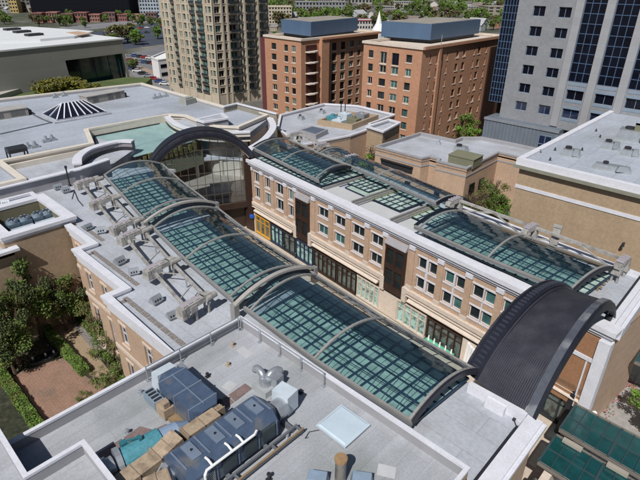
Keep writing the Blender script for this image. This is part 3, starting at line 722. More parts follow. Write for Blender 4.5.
for j in range(1, 46):
    t = j/46; mb.bar(br_pt(-.12, t, .62), br_pt(.0, t, .62), .14, .16)
mb.each('rim_bracket', mat('bracket_gray', (.045, .05, .07), .5), br)
ring('near_rim', .93, 1.06, -.6, .3, mat('rim_weathered', (.07, .078, .10), .5, .3, .9, col2=(.17, .18, .20), c2=(.5, .62), s2=.6), br)
ring('near_rim_lip', 1.061, 1.12, -.8, .1, navyr, br)
mb = MB(); mb.bar((-7.4, 50.2, 15.1), (-8.2, 47.6, .1), .5, .5); mb.build('tie_post', darkm, br)
# near end: wall under the barrel roof, brick field with white pilaster
ew = thing('end_wall', 'brown brick end wall with white string course under the black barrel roof', 'wall', loc=(*fp(58, .2), 0))
mb = MB(); fbox(mb, 57, FEND-.6, .17, .45, 4.0, 13.2); mb.build('brick_field', brownw, ew)
mb = MB(); fbox(mb, 56.8, FEND-.6, .451, .6, 10.3, 10.75); fbox(mb, FEND-.9, FEND+.25, -.2, .7, 0, 13.3); fbox(mb, FEND-1.5, FEND-1.35, .451, .55, 4, 10.2); mb.each('string_course', trim, ew)
# glazed far arch
fa = thing('glazed_arch', 'black ribbed arch with gridded glass wall at the far end of the mall street', 'arch', loc=(-77, 49, 15))
FA0, FA1 = Vector((-79.0, 41.5)), Vector((-71.9, 56.9)); 
dA = (FA1-FA0).normalized(); nA = Vector((dA.y, -dA.x))
def fa_pt(t, r_, dep): 
    p = arc_pt(FA0-dA*r_, FA1+dA*r_, 14.9, 4.7+r_, t); return Vector((p.x+nA.x*dep, p.y+nA.y*dep, p.z))
def ring2(name, r0, r1, d0, d1, m_):
    mb = MB()
    for j in range(36):
        t0, t1 = j/36, (j+1)/36
        mb.hexa([fa_pt(t0, r0, d0), fa_pt(t1, r0, d0), fa_pt(t1, r0, d1), fa_pt(t0, r0, d1), fa_pt(t0, r1, d0), fa_pt(t1, r1, d0), fa_pt(t1, r1, d1), fa_pt(t0, r1, d1)])
    mb.build(name, m_, fa)
ring2('outer_ring', .55, 1.1, -2.6, .0, navyr); ring2('middle_ring', .2, .85, .01, .55, navy); ring2('front_ring', .0, .5, .56, 1.0, navyr)
ring2('inner_lining', -.35, .19, -.6, .5, mat('arch_lining', (.30, .25, .19), .7))
g_ = MB(); mm = MB(); zb = 6.0
n_ = 26; pts = [fa_pt(j/n_, -.4, -.3) for j in range(n_+1)]
for p, q in zip(pts, pts[1:]): g_.face([(p.x, p.y, zb), (q.x, q.y, zb), q, p])
for j in range(1, n_, 2): p = pts[j]; mm.bar((p.x, p.y, zb), p, .09, .14, (nA.x, nA.y, 0))
for zz in (6.0, 8.2, 10.4, 12.6, 14.8, 17.0):
    xs = [p for p in pts if p.z >= zz]
    if len(xs) > 1: mm.bar((xs[0].x, xs[0].y, zz), (xs[-1].x, xs[-1].y, zz), .1, .09)
go = g_.build('glass_wall', glass_clear, fa); mm.build('mullions', mat('bronze_mullion', (.10, .08, .06), .5), fa)
mb = MB(); mb.bar((pts[0].x, pts[0].y, 5.4), (pts[-1].x, pts[-1].y, 5.4), .8, 1.1); mb.build('transom', darkf, fa)
mb = MB(); q = FA1+nA*.6; mb.prism([(q.x-1.6, q.y-.6), (q.x+.6, q.y-.6), (q.x+.6, q.y+1.2), (q.x-1.6, q.y+1.2)], 0, 14.8); mb.build('end_pier', darkf, fa)
# what stands behind the glass: upper floor, curved balcony and shop windows
at_ = thing('atrium', 'beige atrium floor, curved balcony and shop windows behind the glazed arch', 'atrium', loc=(-86, 55, 0))
mb = MB(); mb.prism([(-80.4, 42), (-72.5, 57.5), (-88, 70), (-106, 62), (-100, 44)], 5.6, 6.0)
mb.build('upper_floor', mat('atrium_floor', (.36, .32, .28), .7, .15, .6, seam=(2, 2, .05, .7)), at_)
cx, cy = -76, 51; bal = MB(); shp = MB(); col_ = MB(); shc = MB(); 
for k in range(14):
    a0 = R(118+k*6.5); a1 = R(118+(k+1)*6.5)
    P = lambda a, rr, z: (cx+rr*math.cos(a), cy+rr*math.sin(a), z)
    bal.hexa([P(a0, 15, 9.6), P(a1, 15, 9.6), P(a1, 18.5, 9.6), P(a0, 18.5, 9.6), P(a0, 15, 10.3), P(a1, 15, 10.3), P(a1, 18.5, 10.3), P(a0, 18.5, 10.3)])
    shp.face([P(a1, 18.4, 6), P(a0, 18.4, 6), P(a0, 18.4, 14.5), P(a1, 18.4, 14.5)])
    if k % 3 == 0: col_.tube([P(a0, 15.5, 6), P(a0, 15.5, 9.6)], .4, 10)
    if k in (4, 8, 10): shc.face([P(a1, 18.2, 10.6), P(a0, 18.2, 10.6), P(a0, 18.2, 13.4), P(a1, 18.2, 13.4)])
bal.build('balcony', trim, at_); shp.build('shop_windows', mat('atrium_shop', (.16, .12, .09), .5, .5, .5, col2=(.03, .03, .03), c2=(.45, .55), s2=.5), at_)
col_.each('column', trimw, at_); shc.each('display', mat('teal_display', (.03, .28, .34), .4), at_)
mb = MB(); mb.prism([(-78, 52), (-74.5, 58), (-81, 62.5), (-84.5, 56)], 6.01, 6.4); mb.build('pool_edge', mat('pool_blue', (.06, .09, .13), .2, .5, 1.5), at_)
mb = MB(); mb.prism([(-99, 43), (-81.5, 42.2), (-73, 57.5), (-84, 73), (-96, 66), (-104, 60)], 0, 5.5, bot=False); mb.build('lower_block', darkf, at_)
mb = MB(); mb.bar((-79.3, 50.4, 3.6), (-76.5, 54.9, 3.6), .12, .5); mb.build('blue_sign_strip', mat('blue_sign', (.02, .12, .6), .5), at_)
# ================================================================== FRONT BUILDING (bottom of the photo)
fb = flat_building('front_building', 'large front building whose pale roof carries the big blue air handlers', 'building', [(-31.5, -14), (-8.1, -14), (-8.1, 22.85), (-31.5, 22.85)], 16.0, 17.0, tanw, frontm, trim, .06, inn=.24, cth=.2)
def railing(label, pts, z):
    root = thing('roof_railing', label, 'railing', 'pipe railings on the front roof', loc=(*pts[0], z))
    pv = [Vector(p) for p in pts]; d = pv[1]-pv[0]; n = max(2, int(d.length/2.4)); up = Vector((0, 0, 1))
    r1 = MB(); r1.tube([(*pv[0], z+.45), (*pv[1], z+.45)], .05, 6); r1.build('top_rail', galv, root)
    r1 = MB(); r1.tube([(*pv[0], z+.1), (*pv[1], z+.1)], .04, 6); r1.build('lower_rail', galv, root)
    for k in range(n+1):
        q = pv[0].lerp(pv[1], k/n); m = MB(); m.tube([(q.x, q.y, z-.98), (q.x, q.y, z+.45)], .05, 6); m.box(q.x-.15, q.y-.15, z-1.0, q.x+.15, q.y+.15, z-.9); m.build('post', galv, root)
railing('galvanised pipe railing along the canopy-side edge of the front roof', [(-30.9, 22.35), (-20.5, 22.35)], 17.0)
railing('galvanised pipe railing along the garden-side edge of the front roof', [(-31.0, 13.0), (-31.0, 22.2)], 17.0)
lb = flat_building('corner_roof_block', 'slightly higher roof block with white coping in the bottom left corner of the photo', 'building', [(-38, 2.85), (-38, -14), (-18.5, -14), (-18.5, 6.3), (-26.6, 6.3), (-26.6, 2.85)], 17.4, 18.4, mat('shade_dark_wall', (.03, .035, .05), .7), frontm, trim, .06, inn=.24, cth=.2)  # wall coloured near-black to carry the shade of its unlit side
# --- air handlers
def chamfer_box(mb, x0, x1, y0, y1, z0, z1, c):   # long along y or x, top edges cut
    prof = [(x0, z0), (x1, z0), (x1, z1-c), (x1-c, z1), (x0+c, z1), (x0, z1-c)]
    n = len(prof); b = len(mb.v); mb.v += [(p[0], y0, p[1]) for p in prof]+[(p[0], y1, p[1]) for p in prof]
    for i in range(n): j = (i+1) % n; mb.f.append((b+i, b+j, b+n+j, b+n+i)); mb.mi.append(mb.k)
    mb.f.append(tuple(b+i for i in range(n))); mb.mi.append(mb.k); mb.f.append(tuple(b+n+i for i in range(n))[::-1]); mb.mi.append(mb.k)
    return mb
ah = thing('air_handler', 'blue-grey rust-patched air handler with pale end box at the upper left of the front roof', 'air handler', loc=(-26.3, 13.6, 16))
mb = MB(); mb.prism([(-28.3, 12.6), (-24.2, 12.6), (-23.5, 13.2), (-23.5, 14.4), (-24.2, 14.9), (-28.3, 14.9), (-28.9, 14.3), (-28.9, 13.2)], 16.3, 17.9)
mb.build('casing', ahum, ah)
mb = MB()
for x in (-28.2, -26.2, -24.3): mb.box(x-.06, 12.55, 16.3, x+.06, 14.95, 17.96)
mb.box(-28.3, 13.7, 17.905, -24.1, 13.78, 17.97); mb.each('seam_rib', mat('casing_seam', (.15, .19, .26), .5), ah)
mb = MB(); mb.hexa([(-30.2, 12.9, 16.1), (-28.95, 12.9, 16.1), (-28.95, 14.5, 16.1), (-30.2, 14.5, 16.1), (-29.9, 12.9, 17.7), (-28.95, 12.9, 17.9), (-28.95, 14.5, 17.9), (-29.9, 14.5, 17.7)]); mb.build('end_box', ahul, ah)
mb = MB(); mb.rbox((-29.0, 15.1), 0, 1.0, .5, 16.4, 17.4); mb.build('intake_box', galv, ah)
mb = MB(); mb.box(-29.3, 11.7, 16.15, -27.6, 12.5, 16.9); mb.build('louvre_box', mat('louvre', (.2, .26, .33), .5), ah)
mb = MB()
for k in range(4): mb.box(-29.1+k*.4, 11.8, 16.905, -28.9+k*.4, 12.4, 16.96)
mb.each('louvre_slot', darkm, ah)
mb = MB(); mb.box(-27.5, 11.7, 16.1, -26.3, 12.55, 17.0); mb.box(-26.9, 11.85, 17.0, -26.4, 12.3, 17.5); mb.each('side_box', tanduct, ah)
mb = MB(); mb.box(-26.2, 11.9, 16.05, -23.5, 12.5, 16.3); mb.box(-29.3, 12.5, 16.02, -23.3, 12.6, 16.28); mb.box(-29.0, 14.95, 16.02, -23.4, 15.1, 16.28); mb.each('base_rail', mat('rusty_rail', (.22, .15, .08), .8, .3, 2), ah)
for x in (-27.2, -25.0, -24.2):
    mb = MB(); mb.box(x-.2, 14.96, 16.6, x+.2, 15.25, 17.1); mb.build('side_vent', darkm, ah)
ah = thing('air_handler', 'large blue air handler with white pipe frame beside tan ducts on the front roof', 'air handler', loc=(-20.6, 13, 16))
mb = MB(); chamfer_box(mb, -22.2, -19.3, 9.3, 16.4, 16.45, 18.5, .55)
b0 = [(-22.2, 16.4, 16.45), (-19.3, 16.4, 16.45), (-20.0, 17.3, 16.45), (-21.5, 17.3, 16.45)]
mb.hexa([*b0, (-21.65, 16.4, 18.5), (-19.85, 16.4, 18.5), (-20.2, 17.0, 17.9), (-21.3, 17.0, 17.9)])
mb.build('casing', ahum, ah)
mb = MB()
for y in (9.6, 11.3, 13.0, 14.7, 16.3): mb.box(-21.65, y-.05, 18.505, -19.85, y+.05, 18.56); mb.box(-19.298, y-.05, 16.5, -19.24, y+.05, 17.9)
mb.box(-22.3, 9.1, 16.2, -22.21, 16.4, 16.6); mb.each('seam_rib', mat('casing_seam', (.15, .19, .26), .5), ah)
mb = MB()
for y in (11.7, 13.4, 15.0): mb.box(-19.29, y, 16.7, -19.2, y+1.1, 17.8)
mb.each('door', mat('door_dark', (.05, .07, .08), .4, .4, 1), ah)
mb = MB(); mb.tube([(-19.05, 10.3, 16.2), (-19.05, 10.3, 18.1), (-19.05, 10.45, 18.4), (-19.05, 14.2, 18.4), (-19.2, 14.5, 18.4)], .09, 8)
for y in (10.9, 12.4, 13.3): mb.tube([(-19.05, y, 18.4), (-19.5, y, 18.55), (-19.8, y, 18.5)], .08, 8)
mb.tube([(-19.3, 9.9, 16.3), (-19.05, 10.3, 16.3)], .12, 8); mb.build('white_pipe', whitep, ah)
mb = MB(); mb.tube([(-20.6, 17.2, 17.0), (-20.6, 18.1, 17.0)], .75, 14); mb.build('fan_drum', galv, ah)
mb = MB(); mb.rbox((-20.9, 18.6), R(8), 1.5, 1.2, 16.3, 18.0); mb.build('end_box', ahul, ah)
mb = MB(); mb.box(-19.0, 8.6, 16.35, -18.85, 17.9, 16.55); mb.box(-18.4, 8.6, 16.35, -18.25, 17.9, 16.55)
for y in (9.0, 12.2, 15.4, 17.7): mb.box(-19.0, y, 16.36, -18.3, y+.12, 16.54); mb.box(-18.4, y, 16.0, -18.3, y+.1, 16.35); mb.box(-22.3, y-.3, 16.0, -18.9, y-.1, 16.44)
mb.build('support_rack', mat('rack', (.13, .14, .16), .5), ah)
mb = MB(); mb.box(-18.35, 8.5, 16.56, -18.22, 17.95, 16.64); mb.build('rack_edge', mat('rusty_rail', (.22, .15, .08)), ah)
mb = MB(); mb.box(-22.0, 9.0, 16.8, -20.8, 9.29, 17.6); mb.build('hatch', galv, ah)
for y in (10.2, 12.0, 13.6, 15.3):
    mb = MB(); mb.box(-21.5, y, 18.505, -20.1, y+.7, 18.6); mb.build('access_panel', mat('casing_seam', (.15, .19, .26)), ah)
    mb = MB(); mb.tube([(-20.8, y+.35, 18.6), (-20.8, y+.35, 18.72)], .07, 6); mb.build('lifting_eye', darkm, ah)
for k in range(6):
    mb = MB(); mb.box(-19.29, 9.6, 16.75+.17*k, -19.18, 11.1, 16.83+.17*k); mb.build('intake_louvre', galv, ah)
# --- teal duct
td = thing('round_duct', 'big round duct, teal with a pale blue end, on the front roof', 'duct', loc=(-24.2, 9, 16))
mb = MB(); mb.tube([(-24.45, 7.6, 17.0), (-24.2, 10.2, 17.0)], .92, 20); mb.build('teal_section', teal, td)
mb = MB(); mb.tube([(-24.2, 10.2, 17.0), (-24.0, 11.3, 17.0), (-23.95, 12.0, 16.7)], [.8, .78, .7], 20); mb.build('pale_section', lilac, td)
mb = MB(); mb.tube([(-24.62, 6.7, 17.0), (-24.58, 7.1, 17.0)], .7, 20); mb.tube([(-24.56, 7.25, 17.0), (-24.5, 7.6, 17.0)], 1.05, 20); mb.tube([(-24.66, 6.35, 17.0), (-24.6, 6.7, 17.0)], .85, 20); mb.build('end_collar', galv, td)
mb = MB(); mb.box(-25.2, 7.9, 17.5, -24.8, 8.3, 18.0); mb.box(-24.7, 8.9, 17.85, -24.3, 9.1, 18.15); mb.bar((-25.0, 8.1, 18.0), (-24.5, 9.0, 18.1), .12, .12); mb.each('actuator', mat('teal_dark', (.03, .15, .19), .5), td)
mb = MB(); [mb.box(-25, y, 16.0, -23.5, y+.2, 16.35) for y in (7.8, 10.6)]; mb.each('saddle', darkm, td)
def duct(label, boxes, m_=tanduct):
    root = thing('air_duct', label, 'duct', 'square ducts around the air handlers', loc=(boxes[0][0][0], boxes[0][0][1], 16))
    mb = MB()
    for p, q, w_, h in boxes: mb.bar(p, q, w_, h)
    mb.build('duct_run', m_, root)
    mb = MB()
    for p, q, w_, h in boxes:
        P = Vector(p); Q = Vector(q); d = (Q-P).normalized()*.05
        mb.bar(P-d, P+d, w_+.14, h+.14); mb.bar((P+Q)/2-d*.6, (P+Q)/2+d*.6, w_+.08, h+.08)
    mb.each('flange', mat('duct_flange', (.27, .21, .15), .6), root)
duct('tan square duct running along the front of the round teal duct', [((-22.7, 6.0, 17.0), (-22.9, 9.3, 17.0), 1.2, 1.3), ((-22.9, 9.3, 17.1), (-23.0, 11.0, 17.5), 1.2, 1.2)])
duct('tan square duct joining the two blue air handlers', [((-22.85, 11.3, 17.3), (-22.85, 13.9, 17.3), 1.0, 1.3), ((-22.9, 13.9, 17.2), (-23.4, 13.9, 17.2), 1.3, 1.2)])
duct('short tan duct box at the near end of the large air handler', [((-20.9, 8.9, 17.2), (-21.3, 7.5, 17.2), 1.1, 1.2)])
duct('tan duct stub slanting down to the bottom edge of the photo', [((-21.2, 6.5, 16.8), (-20.6, 4.6, 16.6), 1.2, 1.1)])
mb = MB()
for k in range(5):
    x = -21.9+k*.33; mb.tube([(x, 5.5+k*.3, 16.7), (x, 8.2, 16.9+.1*(k % 2)), (x-.4, 9.4, 17.4)], .07, 6)
tag(mb.build('conduit_bundle', galv), 'bundle of grey conduits between the tan ducts on the front roof', 'conduits')
for i, (pts, lb_) in enumerate(((((98, 453.5), (121, 439), (127, 446), (104, 461)), 'brown roof mat left of the round teal duct'), (((124, 437.6), (140, 426.4), (153.5, 430), (129.5, 443.8)), 'brown wedge-shaped roof mat above the round teal duct'),
        (((155, 429), (166, 424), (170, 430), (158, 437)), 'small brown roof mat between the round duct and the upper air handler'), (((228.5, 395), (245, 383.5), (252, 388.5), (235, 401.5)), 'brown roof mat below the twin elbow vents'), (((212, 404.5), (227, 396), (234, 402), (220, 412)), 'brown roof mat against the side of the large air handler'))):
    mb = MB(); q = [at(a, b, 16.03) for a, b in pts]; mb.prism([(p.x, p.y) for p in q], 16.005, 16.05); tag(mb.build('roof_mat', matm), lb_, 'mat', 'brown mats on the front roof')
for i, (x, y, a, l, w_, lb_) in enumerate(((-14.6, 12.2, .1, 1.6, 1.1, 'pale repair patch right of the large air handler rack'), (-12.2, 19.6, .5, 1.2, .9, 'pale repair patch between the white roof light and the right parapet'), (-28.2, 20.6, .0, 1.5, .8, 'pale repair patch inside the far corner of the front roof'), (-25.9, 17.2, .2, .9, .9, 'pale repair patch between the upper air handler and the railing'))):
    mb = MB(); mb.rbox((x, y), a, l, w_, 16.003, 16.02); tag(mb.build('repair_patch', mat('patch', (.44, .45, .47), .8, .1)), lb_, 'patch', 'repair patches on the front roof')
# --- twin elbow vent
ev = thing('elbow_vent', 'galvanised twin elbow exhaust vent on a square curb on the front roof', 'vent', loc=(-23.9, 19.3, 16))
mb = MB(); mb.rbox((-23.6, 19.0), 0, 1.7, 1.5, 16.0, 16.5, .92); mb.build('curb', mat('curb_gray', (.30, .32, .33), .7), ev)
mb = MB(); mb.tube([(-23.6, 19.0, 16.5), (-23.6, 19.0, 17.1)], .5, 14); mb.rbox((-23.2, 19.6), .2, 1.1, .9, 16.5, 17.3); mb.build('body', galv, ev)
for sgn, ang in ((1, R(172)), (-1, R(85))):
    mb = MB(); ca, sa = math.cos(ang), math.sin(ang); pts = []
    for k in range(8):
        a = math.pi*k/7; pts.append((-23.6+ca*(.25+.6*(1-math.cos(a))), 19.0+sa*(.25+.6*(1-math.cos(a))), 16.9+.45*math.sin(a)))
    mb.tube(pts, .29, 12); mb.build('elbow', galv, ev, smooth=True)
# --- white roof light
rl = thing('roof_light', 'square white domed roof light on the front roof', 'roof light', loc=(-16.7, 20.3, 16))
mb = MB(); mb.box(-17.85, 19.15, 16.0, -15.45, 21.5, 16.25); mb.build('curb', darkm, rl)
mb = MB(); mb.hexa([(-18.0, 19.0, 16.27), (-15.3, 19.0, 16.27), (-15.3, 21.65, 16.27), (-18.0, 21.65, 16.27), (-17.85, 19.15, 16.38), (-15.45, 19.15, 16.38), (-15.45, 21.5, 16.38), (-17.85, 21.5, 16.38)]); mb.box(-18.05, 18.95, 16.2, -15.25, 21.7, 16.3); mb.build('dome', mat('white_blue', (.47, .56, .64), .45, .07), rl)
tag(MB().tube([(-17.7, 18.9, 16.1), (-18.1, 18.3, 16.08), (-17.9, 17.7, 16.08), (-17.7, 17.6, 16.5)], .03, 5).build('cable', darkm), 'thin dark cable curling out below the white roof light', 'cable')
ck = thing('chimney_stack', 'rust-topped round metal stack at the bottom edge of the front roof', 'stack', loc=(-13.9, 16.9, 16))
MB().tube([(-13.9, 16.9, 16), (-13.9, 16.9, 18.1)], .36, 18).build('pipe', mat('weathered_pipe', (.30, .28, .25), .35, .25, 2, metal=.6), ck)
mb = MB(); mb.tube([(-13.9, 16.9, 18.0), (-13.9, 16.9, 18.2)], .42, 18); mb.build('collar', mat('rust_tan', (.30, .19, .10), .8, .2, 3), ck)
MB().tube([(-13.9, 16.9, 18.201), (-13.9, 16.9, 18.23)], .33, 18).build('cap', mat('rust_tan', (.30, .19, .10)), ck)
for i, (x, y, a) in enumerate(((-14.8, 15.7, .6), (-12.7, 17.6, .6))):
    mb = MB(); mb.rbox((x, y), a, 1.5, .9, 16.0, 16.9, .8); tag(mb.build('flue_hood', mat('hood_blue', (.22, .29, .38), .45, .15, 1)), ['bluish metal hood left of the round stack', 'bluish metal hood right of the round stack'][i], 'hood', 'hoods beside the stack')
small = [(-27.9, 18.6, .25, 'small pipe vent by the garden-side railing, nearer the corner'), (-28.0, 16.6, .3, 'tiny dark vent between the railing and the upper air handler'), (-27.3, 9.3, .3, 'lone small dark vent in the middle of the empty roof'), (-30.2, 11.9, .25, 'small tan vent box left of the upper air handler'),
         (-21.3, 20.6, .25, 'short pipe vent right of the twin elbow vent'), (-24.4, 11.9, .4, 'blue stub pipe above the pale duct end'), (-17.3, 13.8, .5, 'pair-like dark pipe stub before the large air handler'), (-16.3, 12.8, .35, 'small white cap vent near the support rack'), (-18.9, 16.9, .3, 'tiny vent close to the rack end of the large air handler'), (-29.6, 20.4, .35, 'slim dark pipe near the railing corner of the front roof')]
for x, y, h, lb_ in small:
    mb = MB(); mb.tube([(x, y, 16), (x, y, 16+h)], .09, 8); mb.tube([(x, y, 16+h), (x, y, 16+h+.1)], [.16, .12], 8); mb.rbox((x, y), 0, .35, .35, 16.0, 16.06)
    tag(mb.build('pipe_vent', rnd.choice([darkm, galv, tanduct])), lb_, 'vent', 'small vents on the front roof')
mb = MB(); mb.rbox((-15.7, 10.1), .2, 1.0, .7, 16.0, 16.12); mb.rbox((-15.7, 10.1), .2, .5, .4, 16.121, 16.2); tag(mb.build('drain_box', mat('drain', (.22, .2, .19), .8)), 'low square drain box below the large air handler rack', 'drain')
# --- gable vents on the gallery roof
gv = thing('gable_vent', 'x', 'vent', 'galvanised gable vents on the gallery roof', loc=(0, 0, 0))
mb = MB(); mb.hexa([(-.65, -.5, .35), (.65, -.5, .35), (.65, .5, .35), (-.65, .5, .35), (-.62, -.06, 1.0), (.62, -.06, 1.0), (.62, .06, 1.0), (-.62, .06, 1.0)]); mb.build('hood', galv, gv)
mb = MB(); mb.box(-.5, -.35, 0, .5, .35, .349); mb.build('curb', mat('curb_gray', (.30, .32, .33)), gv)
mb = MB()
for x in (-.4, -.1, .2): mb.box(x, -.44, .4, x+.12, -.36, .7)
mb.each('slot', darkm, gv)
vp = [(120, 262, 'gable vent beside the gravel strip, farther one of the middle pair'), (134, 272.5, 'gable vent beside the gravel strip, nearer one of the middle pair'), (156, 301, 'gable vent near the stepped corner, farther one of the near pair'), (172.5, 316, 'gable vent nearest the front building on the gallery roof'),
      (88, 228, 'gable vent next to the fan court corner'), (101, 231.5, 'gable vent right of the one at the fan court corner'), (58, 188, 'gable vent left of the farthest truss carriage'), (66, 191, 'gable vent just beside the farthest truss carriage')]
for i, (px, py, lb_) in enumerate(vp):
    p = at(px, py, 14.6); loc = (p.x, p.y, 14.3); a = R(rnd.choice([70, 85, 100]))
    if i == 0: gv.location = loc; gv.rotation_euler = (0, 0, a); gv['label'] = lb_
    else: copy_thing(gv, loc, a, rnd.uniform(.9, 1.05), lb_)
p = at(6, 204, 14.4); copy_thing(gv, (p.x, p.y, 14.2), 1.2, .9, 'gable vent alone on the low roof by the left frame edge')
mb = MB(); p = at(70, 186, 14.3); mb.tube([(p.x, p.y, 14.3), (p.x, p.y, 17.6)], .12, 8); mb.rbox((p.x, p.y), 0, .5, .5, 14.3, 14.5); mb.tube([(p.x, p.y, 17.3), (p.x, p.y, 17.7)], .2, 8); tag(mb.build('flue_post', darkm), 'slim dark flue post beside the farthest truss carriage', 'post')
mb = MB(); q = [at(*a, 14.35) for a in ((74, 190), (78, 200), (83, 206))]; mb.tube(q, .07, 6); mb.tube([at(74, 192, 14.35), at(72, 199, 14.35)], .06, 6); tag(mb.build('surface_pipe', darkm), 'thin bent pipe lying on the roof near the far truss', 'pipe')
mb = MB(); q = [at(*a, 14.35) for a in ((512, 408), (514, 420), (517, 428), (524, 432), (532, 427))]; mb.tube(q, .05, 6)
for k in q: mb.rbox((k.x, k.y), 0, .22, .22, 14.31, 14.5)
tag(mb.build('surface_conduit', darkm), 'loop of black conduit on the roof beside the barrel roof parapet', 'conduit')
mb = MB(); p = at(595, 282, 14.3)
for k in range(4): mb.rbox((p.x+.5*k-.8, p.y), 0, .14, 3.0, 14.11, 14.4)
for k in range(3): mb.rbox((p.x, p.y-1.1+1.1*k), 0, 2.2, .16, 14.41, 14.55)
tag(mb.build('timber_pallets', mat('pallet', (.22, .17, .12), .9)), 'timber pallets and scraps on the roof behind the barrel roof', 'pallets')
# ================================================================== BACK LEFT COMPLEX
W = lambda px, py, z: (lambda p: (p.x, p.y))(at(px, py, z))
big = [(-83.4, -10), (-83.4, 22), (-94.8, 22.2), (-93.9, 37.6), (-103.8, 41.0), (-103.2, 59.4), (-100.2, 61.5), (-88.8, 60.5), (-84, 64), (-88, 76), (-100.2, 76.4), (-100.2, 73.2), (-141, 73.8), (-146.2, 38), (-150, -10)]
bc = flat_building('back_mall_building', 'wide low mall building with a vast pale roof at the left, behind the gallery', 'building', big, 16.0, 16.9, trimw, roofm2, trimw, .3, inn=.6)
low = [(-83.3, 0), (-83.3, 30.4), (-84.5, 36), (-88, 38), (-91, 43), (-103, 42.0), (-93.9, 38), (-94.8, 22), (-93, 0)]
MBx = MB(); MBx.prism([(-83.45, -8), (-83.45, 30.4), (-84.5, 36), (-90.5, 44), (-103, 42), (-94, 38), (-94.9, 22.5), (-94.9, -8)], 10, 15.1)
tag(MBx.build('link_roof', roofm), 'lower pale roof strip between the high parapet and the vast roof', 'roof')
# curved parapets either side of the far arch
def curved_wall(name, label, pts, z0, z1, th, m_, capm, slot=False):
    root = thing(name, label, 'parapet', loc=(*pts[0], z0)); P = [Vector(p) for p in pts]; L_ = []
    for i in range(len(P)-1):
        for k in range(4):
            t = k/4; p0 = P[max(i-1, 0)]; p1 = P[i]; p2 = P[i+1]; p3 = P[min(i+2, len(P)-1)]
            L_.append(.5*((2*p1)+(p2-p0)*t+(2*p0-5*p1+4*p2-p3)*t*t+(3*p1-p0-3*p2+p3)*t**3))
    L_.append(P[-1]); L_ = [tuple(p) for p in L_]
    a = MB(); ledge(a, L_, z0, z1-.3, th/2, th/2); a.build('wall', m_, root)
    a = MB(); ledge(a, L_, z1-.29, z1, th/2+.2, th/2+.2); a.build('coping', capm, root)
    if slot: a = MB(); ledge(a, L_, z0+.4, z0+1.0, th/2+.05, -th/2+.0); a.build('dark_slot', darkm, root)
curved_wall('curved_parapet', 'curved gray parapet with dark vent slot left of the far arch', [(-84.4, 30.6), (-88.2, 32.5), (-91.2, 36), (-92.0, 41.4), (-90, 43.6)], 14.8, 16.9, 1.1, mat('zinc_gray', (.23, .22, .24), .6), trim, True)
curved_wall('curved_parapet', 'curved white parapet right of the far arch sweeping up to the roofs behind', [(-72.4, 57.4), (-75.2, 63.5), (-80.5, 70.5), (-87.5, 75.6), (-93, 79)], 14.0, 16.3, 1.0, mat('zinc_light', (.40, .40, .43), .6), trim)
mb = MB(); mb.prism([(-76.5, 44), (-80, 42.2), (-84.5, 36.2), (-78.4, 33.5), (-77.3, 40)], 14.0, 14.5); tag(mb.build('link_terrace', roofm), 'small pale terrace in front of the far glass arch springing', 'terrace')
curved_wall('white_fascia', 'angular white fascia around the far arch recess', [(-104.0, 59.2), (-96.5, 56.8), (-90, 56.9), (-84.5, 59.4), (-80.5, 64.2)], 14.6, 16.6, .9, trimw, trim, True)
mb = MB(); mb.prism([(-100.6, 59.8), (-96.5, 57.3), (-90, 57.4), (-84.8, 60), (-81.3, 64.5), (-88, 76), (-100, 76)], 14.6, 15.9); tag(mb.build('terrace_roof', roofm), 'pale terrace roof behind the white fascia and the far arch', 'roof')
# cream wall + pale glass lean-to
cw = thing('lean_to_canopy', 'pale green sloping glass lean-to below a cream wall behind the far arch', 'canopy', loc=(-97, 50, 12))
mb = MB(); mb.face([(-103.6, 41.8, 15.2), (-103.2, 58.6, 15.2), (-89.6, 57.4, 14.1), (-88.6, 42.8, 14.1)]); mb.build('glass_slope', mat('pale_green_glass', (.25, .38, .38), .3, .15, .4), cw)
mb = MB(); mb.prism([(-103.55, 41.2), (-102.9, 59.0), (-103.5, 59.0), (-104.1, 41.2)], 12, 17.0); mb.build('cream_wall', trimw, cw)
mb = MB(); mb.bar((-103.4, 42, 15.3), (-103.1, 58.5, 15.3), .3, .25); mb.bar((-88.6, 42.8, 13.9), (-89.5, 57.3, 13.9), .3, .5); mb.each('glazing_beam', darkm, cw)
mb = MB()
for k in range(12): mb.rbox((-88.5-.03*k, 43.5+k*1.15), 0, .6, .6, 12.4, 13.6+.3*(k % 3))
mb.each('planter', leafo, cw)
mb = MB(); mb.prism([(-104, 60), (-103.9, 40.5), (-88, 41.8), (-89, 58)], 9, 12); mb.build('lower_deck', mat('khaki_plate', (.22, .24, .17)), cw)
# mech penthouse
p0, p1, p2, p3 = W(196, 119, 17.9), W(204, 121.5, 17.9), W(228, 117.5, 17.9), W(222, 113, 17.9)
mp_ = flat_building('roof_penthouse', 'grey flat-topped penthouse on the roofs behind the far arch', 'penthouse', [p0, p1, p2, p3], 17.6, 17.9, graym, roofm, trim, .25, z0=15.9)
mb = MB(); q = [W(224, 107, 17.6), W(237, 104.5, 17.6), W(277, 115, 17.6), W(264, 121, 17.6)]
mb = MB(); ledge(mb, [W(223.5, 106.7, 17.4), W(237, 103.5, 17.4), W(277, 114, 17.4)], 15.0, 17.3, .15, .15); o_ = thing('high_parapet_wall', 'tall tan parapet wall behind the terrace roof beside the beige tower', 'parapet', loc=(-100, 74, 15)); mb.build('wall', mat('tan_gray', (.25, .23, .19), .9), o_)
mb = MB(); ledge(mb, [W(223.5, 106.7, 17.4), W(237, 103.5, 17.4), W(277, 114, 17.4)], 17.31, 17.55, .35, .35); mb.build('coping', trim, o_)
